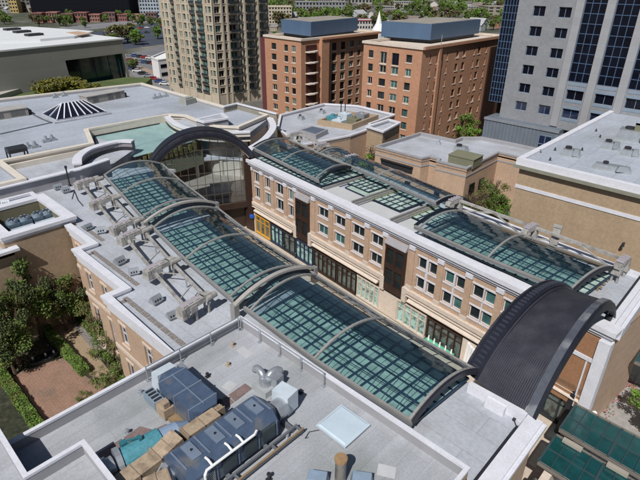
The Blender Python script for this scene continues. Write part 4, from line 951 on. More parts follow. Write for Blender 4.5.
# roof lines, sheds, pyramid
def shed(px0, py0, px1, py1, wd, h, label):
    a = at(px0, py0, 16.2); b = at(px1, py1, 16.2); d = (b-a); ang = math.atan2(d.y, d.x); c = (a+b)/2
    root = thing('rooftop_shed', label, 'rooftop unit', 'long units on the vast left roof', loc=(c.x, c.y, 16))
    mb = MB(); mb.rbox((c.x, c.y), ang, d.length, wd, 16.0, 16+h); mb.build('casing', mat('shed_gray', (.27, .25, .23), .8, .15, .5), root)
    mb = MB(); mb.rbox((c.x, c.y), ang, d.length+.3, wd+.3, 16+h+.003, 16+h+.15); mb.build('top', mat('shed_top', (.36, .35, .34), .7), root)
    mb = MB(); n_ = Vector((math.sin(ang), -math.cos(ang))); 
    for t in (-.3, .1, .3): q = c+Vector((math.cos(ang), math.sin(ang), 0))*d.length*t; mb.rbox((q.x+n_.x*(wd/2+.02), q.y+n_.y*(wd/2+.02)), ang, 1.4, .08, 16.4, 16+h-.3)
    mb.each('louvre', mat('louvre_dark', (.12, .12, .12)), root)
    mb = MB(); q = c+Vector((math.cos(ang), math.sin(ang), 0))*(d.length*.5+.5); mb.rbox((q.x, q.y), ang, .8, wd*.7, 16.0, 16+h*.6); mb.build('end_unit', darkm, root)
shed(-10, 118.5, 26, 113, 4.0, 1.7, 'long gray rooftop unit at the left frame edge on the vast roof')
shed(84, 103, 121, 96, 3.6, 1.8, 'long gray rooftop unit near the museum on the vast roof')
py = thing('pyramid_skylight', 'dark striped pyramid skylight on the vast left roof', 'skylight', loc=(-121, 46, 16))
mb = MB(); mb.box(-125.2, 39.2, 16.01, -115.6, 52.0, 16.35); mb.box(-124.4, 40.0, 16.351, -116.4, 51.2, 16.6); mb.build('curb', roofm, py)
a_, b_2, c_2, d_ = Vector((-124.3, 40.1, 16.61)), Vector((-116.5, 40.1, 16.61)), Vector((-116.5, 51.1, 16.61)), Vector((-124.3, 51.1, 16.61)); t1 = Vector((-120.4, 43.2, 19.0)); t2 = Vector((-120.4, 48.2, 19.0))
mb = MB(); mb.face([a_, b_2, t1]); mb.face([c_2, d_, t2]); mb.face([b_2, c_2, t2, t1]); mb.face([d_, a_, t1, t2]); mb.build('glass', mat('dark_blue_glass', (.01, .012, .025), .1, .3), py)
mb = MB(); up_ = Vector((0, 0, .1))
for k in range(8):
    t = k/7; mb.bar(b_2.lerp(c_2, t)+up_, t1.lerp(t2, t)+up_, .24, .14); mb.bar(a_.lerp(d_, t)+up_, t1.lerp(t2, t)+up_, .24, .14)
mb.bar(b_2.lerp(a_, .5)+up_, t1+up_, .24, .14); mb.bar(t1+up_, t2+up_, .3, .16); mb.build('glazing_bars', trim, py)
mb = MB()
def rline(pts, w_=.35, h=.12, z=16.08):
    for a, b in zip(pts, pts[1:]): mb.bar(at(*a, z), at(*b, z), w_, h)
rline([(0, 134), (49, 123), (105, 114.5)]); rline([(30, 113), (42, 119), (52, 123)]); rline([(77, 101), (92, 106.5)], .3); tag(mb.build('expansion_joints', mat('joint_dark', (.10, .105, .13), .8)), 'dark expansion joints crossing the vast left roof', 'joints')
mb = MB(); a = at(0, 161, 15.2); b = at(91, 144, 15.2); mb.bar((-94.6, -6, 15.55), (-94.0, 37.4, 15.55), .5, .95); tag(mb.build('cream_upstand', trimw), 'cream upstand along the step between the two left roofs', 'upstand')
for i, (px, py_, lb_) in enumerate(((46, 140.5, 'low vent cluster in front of the cream upstand, left'), (52, 139, 'low grey vent cluster just above the cream upstand'), (28, 147, 'tiny vent left of the cream upstand cluster'), (35, 146, 'tiny vent right of its twin near the black frame'), (155, 97.5, 'first small pale cone vent by the beige tower corner'), (160, 96.5, 'second small pale cone vent by the beige tower corner'), (166, 95.5, 'third small pale vent by the beige tower corner'), (172, 92, 'small box vent close to the far roof edge'), (55, 96.5, 'small vent near the far left roof edge'), (64, 95, 'small vent just below the shrubs by the museum'))):
    p = at(px, py_, 16.3); mb = MB(); mb.rbox((p.x, p.y), 0, 1.0, 1.5, 16.0, 16.5, .8); mb.tube([(p.x, p.y, 16.5), (p.x, p.y, 17.2)], [.4, .22], 8)
    tag(mb.build('cone_vent', galv), lb_, 'vent', 'small vents on the vast left roof')
p = at(61, 155, 15.3)
mb = MB(); mb.tube([at(47, 153, 15.4), at(58, 153.5, 15.4), at(63, 156.5, 15.4), at(72, 155, 15.4), at(77, 151, 15.4)], .25, 8); mb.rbox((p.x, p.y-2.5), .1, 1.6, 1.2, 15.1, 16); tag(mb.build('pipe_run', galv), 'galvanised pipe run on the lower roof strip left of the curved parapet', 'pipe run')
p = at(187.5, 101.5, 16.5); mb = MB(); mb.rbox((p.x, p.y), .2, 2.5, 3.4, 16.0, 17.3); mb.rbox((p.x, p.y), .2, 1.6, 2.5, 17.31, 17.6); tag(mb.build('roof_unit', mat('unit_gray', (.30, .31, .29), .7)), 'gray box unit on the roof near the beige tower corner', 'roof unit')
bf = thing('tank_frame', 'black frame on legs carrying a dark tank on the lower roof at the left', 'frame', loc=(-87, 20.5, 15.1))
p = at(20, 163.5, 15.1); px_, py_ = p.x, p.y
mb = MB(); chamfer_box(mb, px_-1.0, px_+1.0, py_-1.5, py_+1.5, 17.3, 18.2, .3); mb.build('tank', darkm, bf)
for a in (-1, 1):
    for b in (-1, 1): m2 = MB(); m2.bar((px_+a*.9, py_+b*1.4, 15.11), (px_+a*.9, py_+b*1.4, 17.29), .2, .2); m2.build('leg', darkm, bf)
m2 = MB()
for b in (-1.4, 1.4): m2.bar((px_-.9, py_+b, 16.2), (px_+.9, py_+b, 16.2), .12, .12)
for a in (-.9, .9): m2.bar((px_+a, py_-1.4, 15.6), (px_+a, py_+1.4, 15.6), .15, .2)
m2.each('brace', steelp, bf)
# ================================================================== MUSEUM-LIKE HALL (upper left)
mu = thing('exhibition_hall', 'gray concrete hall with white roof and slanted dark glass front at the upper left', 'hall', loc=(-205, 70, 0))
F0 = Vector(W(-40, 56, 22)); F1 = Vector(W(122.5, 39.5, 22)); dF = (F1-F0).normalized(); nF = Vector((dF.y, -dF.x)); LF = (F1-F0).length
bx_ = Vector((-60, 38)); 
wl = MB(); MBop = []
def hit_s(px, py):
    o = Vector((0, 0, HC)); d = at(px, py, 0)-o; t = ((F0.x-o.x)*nF.x+(F0.y-o.y)*nF.y)/(d.x*nF.x+d.y*nF.y); q = o+d*t; return (Vector((q.x, q.y))-F0).dot(dF), q.z
sa, za = hit_s(65, 60); sb, zb_ = hit_s(122, 54); sc_, zc = hit_s(68, 78); sd_, zd = hit_s(124.5, 74)
def Pm(s_, z, dpt=0): return (F0.x+dF.x*s_-nF.x*dpt, F0.y+dF.y*s_-nF.y*dpt, z)
zt = 22; zm = (za+zb_)/2
wl.face([Pm(-40, -5), Pm(sa+1.5, -5), Pm(sa, zm), Pm(-40, zm)]); wl.face([Pm(-40, zm), Pm(LF, zm), Pm(LF, zt), Pm(-40, zt)]); wl.face([Pm(LF-1.2, zm), Pm(LF, zm), Pm(LF+1.5, -5), Pm(LF+.2, -5)][::-1])
wl.face([Pm(LF, -5), Pm(LF, -5, 70), Pm(LF, zt, 70), Pm(LF, zt)]); wl.face([Pm(-40, zt-.02), Pm(LF, zt-.02), Pm(LF, zt-.02, 75), Pm(-40, zt-.02, 75)])
wl.face([Pm(sa+1.5, -5), Pm(sa+1.5, -5, 4), Pm(sa, zm, 4), Pm(sa, zm)]); wl.face([Pm(sa, zm), Pm(LF, zm), Pm(LF, zm, 4), Pm(sa, zm, 4)])
wl.build('wall', mat('hall_concrete', (.27, .265, .245), .9, .07, .06, seam=(9, 1.1, .04, .9, (R(90), 0, 0))), mu)
mb = MB(); mb.face([Pm(sa+1.5, -5, 2.5), Pm(LF, -5, 2.5), Pm(LF, zm, 2.5), Pm(sa, zm, 2.5)]); go = mb.build('glass_front', mat('hall_glass', (.004, .008, .012), .1, .5, .06, col2=(.01, .05, .05), c2=(.55, .7), s2=.05, spec=.7), mu)
mb = MB()
for k in range(1, 4): s_ = sa+(LF-sa)*k/4; mb.bar(Pm(s_+1, -5, 2.4), Pm(s_, zm, 2.4), .15, .12, (nF.x, nF.y, 0))
mb.build('mullions', darkm, go)
rf = MB(); A = [Pm(-40, zt, -.3), Pm(LF+.6, zt, -.3), Pm(LF+.6, zt+.2, 6), Pm(-40, zt+.2, 55)]
rf.prism([(a[0], a[1]) for a in (Pm(-40, 0, -.3), Pm(LF+.6, 0, -.3), Pm(LF+.6, 0, 22), Pm(LF*.55, 0, 48), Pm(-40, 0, 75))], zt+.0, zt+.5); rf.build('roof', mat('hall_roof', (.62, .64, .66), .7, .05, .1), mu)
mb = MB(); mb.prism([W(-60, 30, 23.4), W(30, 26.5, 23.4), W(94, 31, 23.4), W(74, 36, 23.4), W(40, 39, 23.4), W(-60, 42, 23.4)], 20, 23.4); mb.build('upper_roof', mat('hall_roof', (.6, .6, .6)), mu)
mb = MB(); mb.prism([W(66, 32.3, 23.6), W(78, 31.2, 23.6), W(92, 33, 23.6), W(80, 35, 23.6)], 23.41, 23.6); mb.build('tan_roof_edge', stone, mu)
for px, py_ in ((34, 34.5), (22, 31.5), (12, 29)):
    mb = MB(); p = at(px, py_, 23.8); mb.rbox((p.x, p.y), .2, 3, 6, 23.41, 24.2); mb.build('roof_vent', darkm, mu)
mb = MB(); p0 = W(-30, 104, 4); p1 = W(48, 80, 4); p2 = W(-10, 82, 4); mb.prism([W(-30, 104, 10), W(49, 79.5, 10), W(20, 83.5, 10), W(-40, 88, 10)], 0, 10); tag(mb.build('entrance_ramp', mat('ramp_pale', (.38, .37, .34), .8)), 'pale wedge-shaped ramp roof below the hall at the left edge', 'ramp')
# ================================================================== BEIGE TOWER
def pattern(L, cols, z0, z1, ph, wz, s0=0):
    ops = []; z = z0
    while z+ph < z1:
        for c, wd in cols: ops.append((c-wd/2, c+wd/2, z+ph*.22, z+ph*.22+wz))
        z += ph
    return ops
bt = thing('beige_tower', 'tall beige apartment tower with dark balconies at the top of the photo', 'tower', loc=(-178, 114, 0))
TX0, TX1, TY0, TY1 = -195.6, -161.5, 115, 141; H_T = 74
colsA = [(1.4, 1.0), (4.0, 1.8), (6.6, .9), (9.0, 2.4), (12.0, .8), (13.2, .8), (16.0, 1.9), (18.6, .9), (21.8, 3.2), (26.6, 4.0), (30.4, 1.0), (32.5, 2.2)]
opA = pattern(34.1, colsA, 4, H_T-1, 3.1, 2.2)
colsB = [(2.0, 2.4), (5.2, 1.0), (8.6, 3.2), (11.6, 1.0), (13.2, 1.0), (16.2, 2.6), (19.5, 1.0), (22.2, 3.0), (25.2, 1.0)]
opB = pattern(26, colsB, 4, H_T-1, 3.1, 2.2)
wl = MB(); wall_open(wl, (TX0, TY0), (1, 0), TX1-TX0, 0, H_T, opA, .5); wall_open(wl, (TX1, TY0), (0, 1), TY1-TY0, 0, H_T, opB, .5)
wall_open(wl, (TX1, TY1), (-1, 0), TX1-TX0, 0, H_T, []); wall_open(wl, (TX0, TY1), (0, -1), TY1-TY0, 0, H_T, []); wl.build('wall', beige, bt)
MB().box(TX0, TY0, H_T, TX1, TY1, H_T+.6).build('roof', beige, bt)
sp = []
for O, uu, ops_ in (((TX0, TY0), (1, 0), opA), ((TX1, TY0), (0, 1), opB)):
    for op in ops_: sp.append((O, uu, op, .45, dict(fw=.1 if op[1]-op[0] > 1.2 else 0, nx=2 if op[1]-op[0] > 2 else 1, sill=.15), [rnd.choice([paned, pane, pane, panet]), beige, beige]))
add_windows(bt, sp, limit=100)
mb = MB()
z = 4
while z < H_T-3:
    for c, wd in ((9.0, 2.4), (21.8, 3.2), (26.6, 4.0)): mb.box(TX0+c-wd/2, TY0-.5, z+.2, TX0+c+wd/2, TY0-.01, z+.4)
    for c, wd in ((8.6, 3.8), (16.2, 3.2), (22.6, 3.2)): mb.box(TX1+.01, TY0+c-wd/2, z+.2, TX1+1.1, TY0+c+wd/2, z+.4)
    z += 3.1
tag(mb.build('balcony_slab', mat('balcony_slab', (.16, .15, .13), .8), bt), kind='stuff', label='balcony slabs of the tower')
mb = MB(); z = 4
while z < H_T-3:
    for c, wd in ((9.0, 2.4), (21.8, 3.2), (26.6, 4.0)): mb.box(TX0+c-wd/2, TY0-.48, z+.41, TX0+c+wd/2, TY0-.43, z+1.3)
    for c, wd in ((8.6, 3.7), (16.2, 3.1), (22.6, 3.1)): mb.box(TX1+1.03, TY0+c-wd/2, z+.41, TX1+1.08, TY0+c+wd/2, z+1.3)
    z += 3.1
tag(mb.build('balcony_rail', mat('rail_dark', (.03, .035, .04), .4), bt), kind='stuff', label='dark balcony rails of the tower')
mb = MB()
for c in (0.2, 7.4, 10.6, 14.5, 19.7, 24.0, 29.2, 33.9): mb.box(TX0+c-.35, TY0-.25, 0, TX0+c+.35, TY0-.005, H_T)
for c in (3.9, 6.4, 10.8, 14.3, 18.2, 20.8, 24.6): mb.box(TX1+.005, TY0+c-.35, 0, TX1+.25, TY0+c+.35, H_T)
mb.each('pier', beige, bt)
# ================================================================== BRICK BLOCKS
def brick_block(nm, label, x0, x1, y0, y1, H, colsA, colsB, ph, extra=None):
    root = thing(nm, label, 'building', 'orange brick blocks with blue penthouses', loc=((x0+x1)/2, y0, 0))
    opA = []; opB = []; z = H-2.9; k = 0
    while z > 2:
        for c, wd, hh in colsA: opA.append((c-wd/2, c+wd/2, z-hh+1.0 if k == 0 and hh > 2 else z-1.1+.0, z+.75))
        for c, wd, hh in colsB: opB.append((c-wd/2, c+wd/2, z-1.1 if hh < 2.2 else z-1.6, z+.75))
        z -= ph; k += 1
    wl = MB(); wall_open(wl, (x0, y0), (1, 0), x1-x0, 0, H-.6, opA, .45); wall_open(wl, (x1, y0), (0, 1), y1-y0, 0, H-.6, opB, .45)
    wall_open(wl, (x1, y1), (-1, 0), x1-x0, 0, H-.6, []); wall_open(wl, (x0, y1), (0, -1), y1-y0, 0, H-.6, []); wl.build('wall', orange, root)
    cs = MB(); cornice(cs, [(x0, y0), (x1, y0), (x1, y1), (x0, y1)], H-.6, H, .35, inn=.6); cs.build('cornice', stonel, root)
    MB().box(x0+.1, y0+.1, H-1.2, x1-.1, y1-.1, H-.7).build('roof', stonel, root)
    sp = []
    for O, uu, ops_ in (((x0, y0), (1, 0), opA), ((x1, y0), (0, 1), opB)):
        for op in ops_: sp.append((O, uu, op, .35, dict(fw=.1, nx=2 if op[1]-op[0] > 1.2 else 1, sill=.28, head=.0), [rnd.choice([pane, pane, panet, paned]), darkm if rnd.random() < .5 else trimw, stonel]))
    add_windows(root, sp)
    return root
b1 = brick_block('brick_block', 'orange brick apartment block left of the other, with burgundy strip and balcony stack', -132.2, -115.6, 113.4, 151, 28, [(4.3, 2.2, 1.8), (10.0, 1.7, 1.8), (13.3, 1.7, 1.8)], [(10.3, 2.4, 2), (15, 2.2, 2.4), (19.3, 2.2, 2.4), (23.6, 2.2, 2), (27.5, 1.6, 2), (31, 1.6, 2), (34.5, 1.6, 2)], 3.15)
mb = MB(); zz = 2
while zz < 25.5: mb.prism([(-115.59, 115.2), (-114.2, 115.6), (-113.7, 117.5), (-114.2, 119.6), (-115.59, 120.2)], zz-.1, zz+.25); zz += 3.15
mb.each('balcony_slab', stonel, b1)
mb = MB(); mb.box(-115.59, 115.4, .2, -115.45, 120.0, 26); mb.build('balcony_recess', mat('deep_red', (.05, .015, .012), .6), b1)
mb = MB(); mb.box(-115.59, 121.2, 0, -114.3, 124.6, 27.3); mb.box(-115.59, 121.2, 27.31, -114.0, 150.9, 27.9); mb.each('bay_projection', orange, b1)
mb = MB(); mb.box(-137.5, 116, 0, -132.21, 140, 26.5); mb.build('burgundy_strip', burg, b1)
mb = MB(); mb.box(-125, 124, 28.2, -100, 150, 31.9)
def penthouse(label, pts_px, z1, z0):
    q = [W(a, b, z1) for a, b in pts_px]; root = thing('blue_penthouse', label, 'penthouse', 'blue penthouses on the brick blocks', loc=(*q[0], z0))
    mb = MB(); mb.prism(q, z0+.9, z1-.2); mb.build('screen', bluebox, root)
    c = (sum(a[0] for a in q)/len(q), sum(a[1] for a in q)/len(q)); mb = MB(); mb.prism([(c[0]+(a[0]-c[0])*.94, c[1]+(a[1]-c[1])*.94) for a in q], z1-.19, z1-.1); mb.build('top', mat('gravel_tan', (.27, .25, .22), .9, .2, .3), root)
    mb = MB(); mb.prism([(c[0]+(a[0]-c[0])*.9, c[1]+(a[1]-c[1])*.9) for a in q], z0, z0+.9); mb.build('base', darkm, root)
    return root
penthouse('dark blue box penthouse on the left brick block', [(281, 18.5), (311, 21.5), (358, 17), (330, 15)], 32.5, 27.4)
b2 = brick_block('brick_block', 'orange brick apartment block right of the other, nearest the gray tower', -91, -72.4, 112.8, 157, 29.6, [(2.6, 1.6, 1.8), (6.7, 2.2, 3.2), (10.6, 2.2, 3.2), (14.8, 1.8, 1.8)], [(4, .6, 1.5), (7.6, 1.6, 2.6), (12, .6, 1.5), (17.2, 1.5, 1.8), (20.8, 1.5, 1.8), (26.4, .6, 1.5), (29.2, 1.5, 1.8), (33.5, .7, 1.5)], 3.4)
mb = MB(); mb.box(-72.39, 120, 0, -71.9, 121.3, 28.9); mb.box(-72.39, 113, 28.95, -71.8, 156.9, 29.6); mb.each('brick_pier', orange, b2)
mb = MB(); mb.box(-84, 157.01, 0, -66, 170, 26.5); mb.box(-72.39, 148.5, 0, -72.0, 156.9, 26.8); mb.build('shadowed_recess', darkf, b2)  # dark colour stands in for the black shadow in this recess
penthouse('dark blue box penthouse on the right brick block, under the hillside', [(382, 20.5), (432, 23.5), (481, 18.5), (436, 16.5)], 34.0, 29.0)
mb = MB(); mb.tube([at(441, 46, 29.6), at(441, 46, 29.6)+Vector((0, 0, 2.6))], .09, 6); tag(mb.build('flagpole', galv), 'thin grey pole on the front parapet of the right brick block', 'pole')
# white spire between
sp_ = at(378, 33, 24); mb = MB(); mb.tube([(sp_.x-60, sp_.y+80, 0), (sp_.x-60, sp_.y+80, 14), (sp_.x-60, sp_.y+80, 20), (sp_.x-60, sp_.y+80, 23), (sp_.x-60, sp_.y+80, 27), (sp_.x-60, sp_.y+80, 32)], [3.5, 3.5, 3.0, 3.6, 1.4, .1], 8)
o_ = tag(mb.build('white_spire', whitep), 'pointed white spire between the two brick blocks', 'spire')
for v in o_.data.vertices: pass
_p = at(378, 38, 20); o_.location = (_p.x-(sp_.x-60), _p.y-(sp_.y+80), -1)
# ================================================================== GRAY OFFICE TOWER
gt = thing('gray_tower', 'tall gray granite office tower with dark vertical glass strips at the upper right', 'tower', loc=(-30, 122, 0))
GX0, GX1, GY, GH = -54.4, 3.8, 122.2, 78
ops = []; z = 15.9
def addrow(z, cs): 
    for c, wd in cs: ops.append((c-wd/2, c+wd/2, z, z+2.1))
rowA = [(4.9, 2.7), (10.5, 2.7)]; rowB = [(16.4, 3.6), (22.5, 3.8), (28.6, 3.8), (34.7, 3.8), (40.8, 3.8), (46.9, 3.8), (53, 3.8)]
z = 16.6; k = 0
while z < GH-3:
    addrow(z, rowA)
    if k < 2: addrow(z, rowB)
    z += 4.15; k += 1
strips = [(c-2.2, c+2.2, 24.6, GH-2) for c, wd in rowB]
wl = MB(); wall_open(wl, (GX0, GY), (1, 0), GX1-GX0, 14, GH, ops+strips, .5); wall_open(wl, (GX1, GY), (0, 1), 40, 14, GH, []); wall_open(wl, (GX1, GY+40), (-1, 0), GX1-GX0, 14, GH, [])
wl.build('wall', grayst, gt)
sp = [((GX0, GY), (1, 0), op, .4, dict(fw=.09, nx=2), [paneb if op[2] < 18 else paned, mat('steel_blue', (.18, .24, .33), .5), grayst]) for op in ops]
add_windows(gt, sp)
for op in strips:
    mb = MB(); win_into(mb, (GX0, GY), (1, 0), op, .35, fw=.12, nx=3, nz=26); mb.build('glass_strip', [paned, mat('mullion_steel', (.07, .12, .21), .4), grayst], gt)
mb = MB()
for c, wd in rowB:
    for zz in (16.05, 18.75, 20.2, 22.9, 23.85): mb.box(GX0+c-wd/2-.1, GY-.06, zz, GX0+c+wd/2+.1, GY-.005, zz+.5)
mb.each('spandrel', mat('spandrel_blue', (.20, .26, .34), .5), gt)
mb = MB()
for c in (13.4, 19.45, 25.55, 31.65, 37.75, 43.85, 49.95, 56): mb.box(GX0+c-.8, GY-.35, 14.5, GX0+c+.8, GY-.004, GH)
mb.each('pier', mat('granite_pier', (.31, .315, .335), .7, .06, .3, seam=(30, 1.5, .03, .85, (R(90), 0, 0))), gt)
# left glazed return, set back
g2 = MB(); g2.box(GX0-3.6, GY+.6, 17.5, GX0-.01, GY+36, GH-4); g2.build('side_glass', mat('side_glass_black', (.004, .006, .014), .35, .3, .1, spec=.25), gt)
mb = MB()
for i in range(6): x = GX0-3.6+i*.71; mb.box(x-.06, GY+.5, 17.5, x+.06, GY+.59, GH-4)
for i in range(36): zz = 17.5+i*1.55; mb.box(GX0-3.65, GY+.48, zz, GX0-.02, GY+.6, zz+.12); mb.box(GX0-3.68, GY+.6, zz, GX0-3.6, GY+36, zz+.12)
for i in range(18): y = GY+.6+i*2; mb.box(GX0-3.69, y, 17.5, GX0-3.61, y+.12, GH-4)
mb.build('side_mullions', mat('mullion_steel', (.07, .12, .21)), gt)
MB().box(GX0, GY+.01, GH, GX1, GY+40, GH+.5).build('roof', grayst, gt)
pd = thing('tower_podium', 'gray metal-clad podium with dark window at the foot of the gray tower', 'podium', loc=(-45, 120, 0))
mb = MB(); mb.box(-56.8, 119.5, 0, -38.6, 140, 14.2); mb.build('wall', graydk, pd)
mb = MB(); [mb.box(-56.7+i*.9, 119.42, 7.2, -56.6+i*.9, 119.49, 13.6) for i in range(16)]; mb.box(-56.9, 119.3, 13.65, -38.5, 119.49, 14.25); mb.box(-57.2, 118.8, 6.4, -44, 119.49, 6.9); mb.build('cladding_ribs', mat('cladding_light', (.22, .24, .27), .5), pd)
mb = MB(); mb.box(-42.6, 119.38, 6.6, -39.8, 119.48, 12.6); mb.build('window', paneb, pd)
mb = MB(); [mb.box(-42.7, 119.3, z, -39.7, 119.37, z+.15) for z in (6.5, 8.5, 10.5, 12.5)]; [mb.box(x, 119.28, 6.5, x+.14, 119.36, 12.6) for x in (-42.7, -41.3, -39.85)]; mb.build('window_frame', mat('steel_blue', (.18, .24, .33)), pd)
mb = MB(); mb.box(-38.59, 118.5, 0, -2, 121.8, 12.5); mb.box(-39, 118, 12.51, 2, 122.1, 13.2); mb.build('portico', graydk, pd)
for c in (19.45, 25.55, 31.65): mb = MB(); mb.tube([(GX0+c, GY-.9, 12.9), (GX0+c, GY-.9, 14.8)], 1.0, 14); mb.build('column_base', mat('granite_pier', (.31, .315, .335)), pd)
lw_ = MB(); lw_.prism([(-57, 112.6), (-44.5, 112.6), (-44.5, 119), (-57, 119)], 0, 5.6); tag(lw_.build('low_white_roof', roofm2), 'low pale canopy roof in front of the podium', 'canopy')
# ================================================================== RIGHT TAN BUILDING
tb = thing('tan_building', 'big windowless tan building with white cornice and band at the right edge', 'building', loc=(-20, 78, 0))
tp = [(-29.6, 77.3), (4, 77.3), (4, 123.5), (-29.6, 123.5)]
MB().prism(tp, 0, 18.4, top=False).build('wall', tanw, tb)
mb = MB(); cornice(mb, tp, 15.0, 15.55, .12, inn=.02); mb.build('band', trim, tb)
mb = MB(); cornice(mb, tp, 18.4, 18.9, .8, inn=.3); mb.build('soffit', mat('olive_soffit', (.22, .22, .18), .8), tb)
mb = MB(); cornice(mb, tp, 18.9, 19.9, .55, inn=.4); mb.build('cornice', trim, tb)
MB().box(-29.4, 77.5, 19.0, 3.8, 123.3, 19.45).build('roof', roofm2, tb)
mb = MB(); mb.box(-29.0, 77.9, 19.46, 3.8, 78.2, 19.75); mb.build('inner_step', roofm2, tb)
pz = [at(*a, 23.3) for a in ((609, 110.5), (622, 105.5), (660, 107), (660, 115))]
ob = flat_building('olive_penthouse', 'olive plant room on the roof of the tan building', 'penthouse', [(-20.5, 102), (2, 102), (2, 112), (-20.5, 112)], 22.6, 23.0, mat('olive_wall', (.17, .17, .115), .85, .08, .3), roofm2, roofm2, .05, z0=19.5)
p = at(592, 127.5, 19.5)
def rooftop_unit(px, py, z, ln, wd, h, label, m_=galv, grp='units on the tan building roof', ang=.15):
    p = at(px, py, z+h*.4); root = thing('rooftop_unit', label, 'rooftop unit', grp, loc=(p.x, p.y, z))
    mb = MB(); mb.rbox((p.x, p.y), ang, ln, wd, z+.25, z+h, .9); mb.build('casing', m_, root)
    mb = MB(); mb.rbox((p.x, p.y), ang, ln+.3, wd+.3, z, z+.24); mb.build('curb', mat('curb_gray', (.30, .32, .33)), root)
    mb = MB(); mb.tube([(p.x-ln*.2, p.y, z+h), (p.x-ln*.2, p.y, z+h+.35)], min(ln, wd)*.28, 10); mb.build('fan', darkm if m_ is galv else galv, root)
    mb = MB(); mb.rbox((p.x+ln*.3, p.y-wd*.3), ang+.4, ln*.35, wd*.5, z+h*.3, z+h*1.3, .7); mb.build('hood', galv, root)
rooftop_unit(571, 153, 19.45, 2.6, 1.8, 1.1, 'finned vent unit at the left of the tan building roof'); rooftop_unit(611, 146, 19.45, 2.6, 1.8, 1.1, 'vent unit behind the middle of the tan building roof'); rooftop_unit(630, 153, 19.45, 2.4, 1.8, 1.0, 'vent unit on the tan roof close to the right frame edge')
rooftop_unit(612, 168, 19.45, 5, 1.4, .8, 'long low pipe unit along the front of the tan roof'); rooftop_unit(636, 136, 19.45, 6, 3, 1.8, 'large louvred unit beside the olive plant room')
for i, (px, py_) in enumerate(((555, 150), (596, 131), (600, 137), (582, 150), (540, 152), (550, 160))):
    p = at(px, py_, 19.5); mb = MB(); mb.tube([(p.x, p.y, 19.45), (p.x, p.y, 19.9)], .12, 6); mb.rbox((p.x, p.y), 0, .4, .4, 19.45, 19.52)
    tag(mb.build('pipe_stub', darkm), ['pipe stub left of the finned vent unit', 'pipe stub in front of the olive plant room, upper', 'pipe stub in front of the olive plant room, lower', 'pipe stub between two vent units', 'pipe stub nearest the left corner of the tan roof', 'pipe stub on the tan roof edge above the band'][i], 'vent', 'pipe stubs on the tan roof')
mb = MB(); mb.box(-12.6, 76.9, 11.0, -12.4, 77.28, 11.3); mb.tube([(-12.5, 76.6, 10.9), (-12.5, 76.6, 11.5)], [.25, .15], 8); tag(mb.build('wall_lamp', darkm), 'small dark lamp fixed to the blank tan wall at the right edge', 'lamp')
# ================================================================== MIDDLE LOW BUILDINGS
m1 = flat_building('mid_tan_building', 'low tan brick building with stepped pale roof in front of the right brick block', 'building', [(-64.9, 86.2), (-53.2, 86.4), (-52.6, 88.6), (-50.5, 88.6), (-50.2, 87.2), (-43.6, 87.6), (-43.9, 101.5), (-38, 101.5), (-38, 110), (-45, 110), (-52, 109.4), (-55.2, 106), (-55.2, 103), (-64.2, 102.5)], 11.4, 12.2, mat('pinkish_brick', (.44, .31, .22), .9, .1, .4, fine=(3, .08)), roofm, graym, .12, band=(10.2, 10.5))
mb = MB(); mb.box(-63, 85.95, 8.6, -55, 86.2, 9.6); mb.box(-63.1, 85.7, 9.61, -54.9, 86.2, 9.9)
mb.build('long_recess', darkm, m1)
mb = MB(); mb.box(-49.8, 87.0, 4.5, -48.6, 87.22, 6.4); mb.box(-56.5, 86.0, 4.5, -55.3, 86.34, 6.4); mb.each('small_window', paned, m1)
mb = MB(); mb.box(-43.5, 89.5, 6.2, -43.35, 91.5, 8.2); mb.box(-43.5, 93.5, 6.2, -43.38, 95.5, 8.2); mb.each('side_window', paned, m1)
rooftop_unit(461, 149, 11.4, 2.6, 2.2, 1.0, 'small pale unit on the middle tan building roof', galv, 'units on the middle roofs'); 
p = at(465, 161, 12); mb = MB(); mb.rbox((p.x, p.y), .05, 5.4, 4.2, 11.41, 13.2); mb.rbox((p.x, p.y), .05, 5.6, 4.4, 13.21, 13.35); tag(mb.build('olive_plant_box', mat('olive_wall', (.17, .17, .115))), 'olive plant box near the front corner of the middle roof', 'plant box')
p = at(438, 143.5, 11.6); mb = MB(); mb.rbox((p.x, p.y), .3, 1.3, .9, 11.41, 12.0, .6); mb.tube([(p.x, p.y, 12), (p.x+.5, p.y, 12.6)], .12, 6); tag(mb.build('mushroom_vent', galv), 'tiny bent vent alone on the middle pale roof', 'vent')
m2b = flat_building('low_service_building', 'low building with pale roof and sunken plant well in front of the left brick block', 'building', [(-74.5, 72.5), (-72, 86), (-72.5, 95), (-75.3, 97), (-76.4, 108.9), (-89.8, 109.9), (-97.9, 105), (-97, 87.5), (-88.2, 78.5)], 12.4, 13.2, mat('pinkish_brick', (.44, .31, .22)), roofm, trim, .15)
q = [W(a, b, 13.4) for a, b in ((318, 121), (345, 112), (378, 116), (352, 126))]
o_ = thing('plant_well', 'sunken plant well with teal and khaki equipment on the low service building', 'plant well', loc=(*q[0], 12.4))
mb = MB(); cornice(mb, q, 12.4, 13.7, .1, inn=.5); mb.build('well_wall', tanw, o_)
mb = MB(); mb.prism(q, 12.41, 12.5); mb.build('well_floor', mat('court_floor', (.10, .10, .08)), o_)
for k, (px, py_, m_) in enumerate(((333, 119, teal), (345, 117, ahul), (354, 121, mat('olive_wall', (.17, .17, .115))), (362, 117, galv), (339, 122.5, ahul))):
    mb = MB(); p = at(px, py_, 13.3); mb.rbox((p.x, p.y), .1, 2.8, 2.4, 12.5, 14.0+.3*(k % 2)); mb.tube([(p.x, p.y, 14), (p.x, p.y, 14.6)], .5, 8); mb.build('plant_unit', m_, o_)
mb = MB()
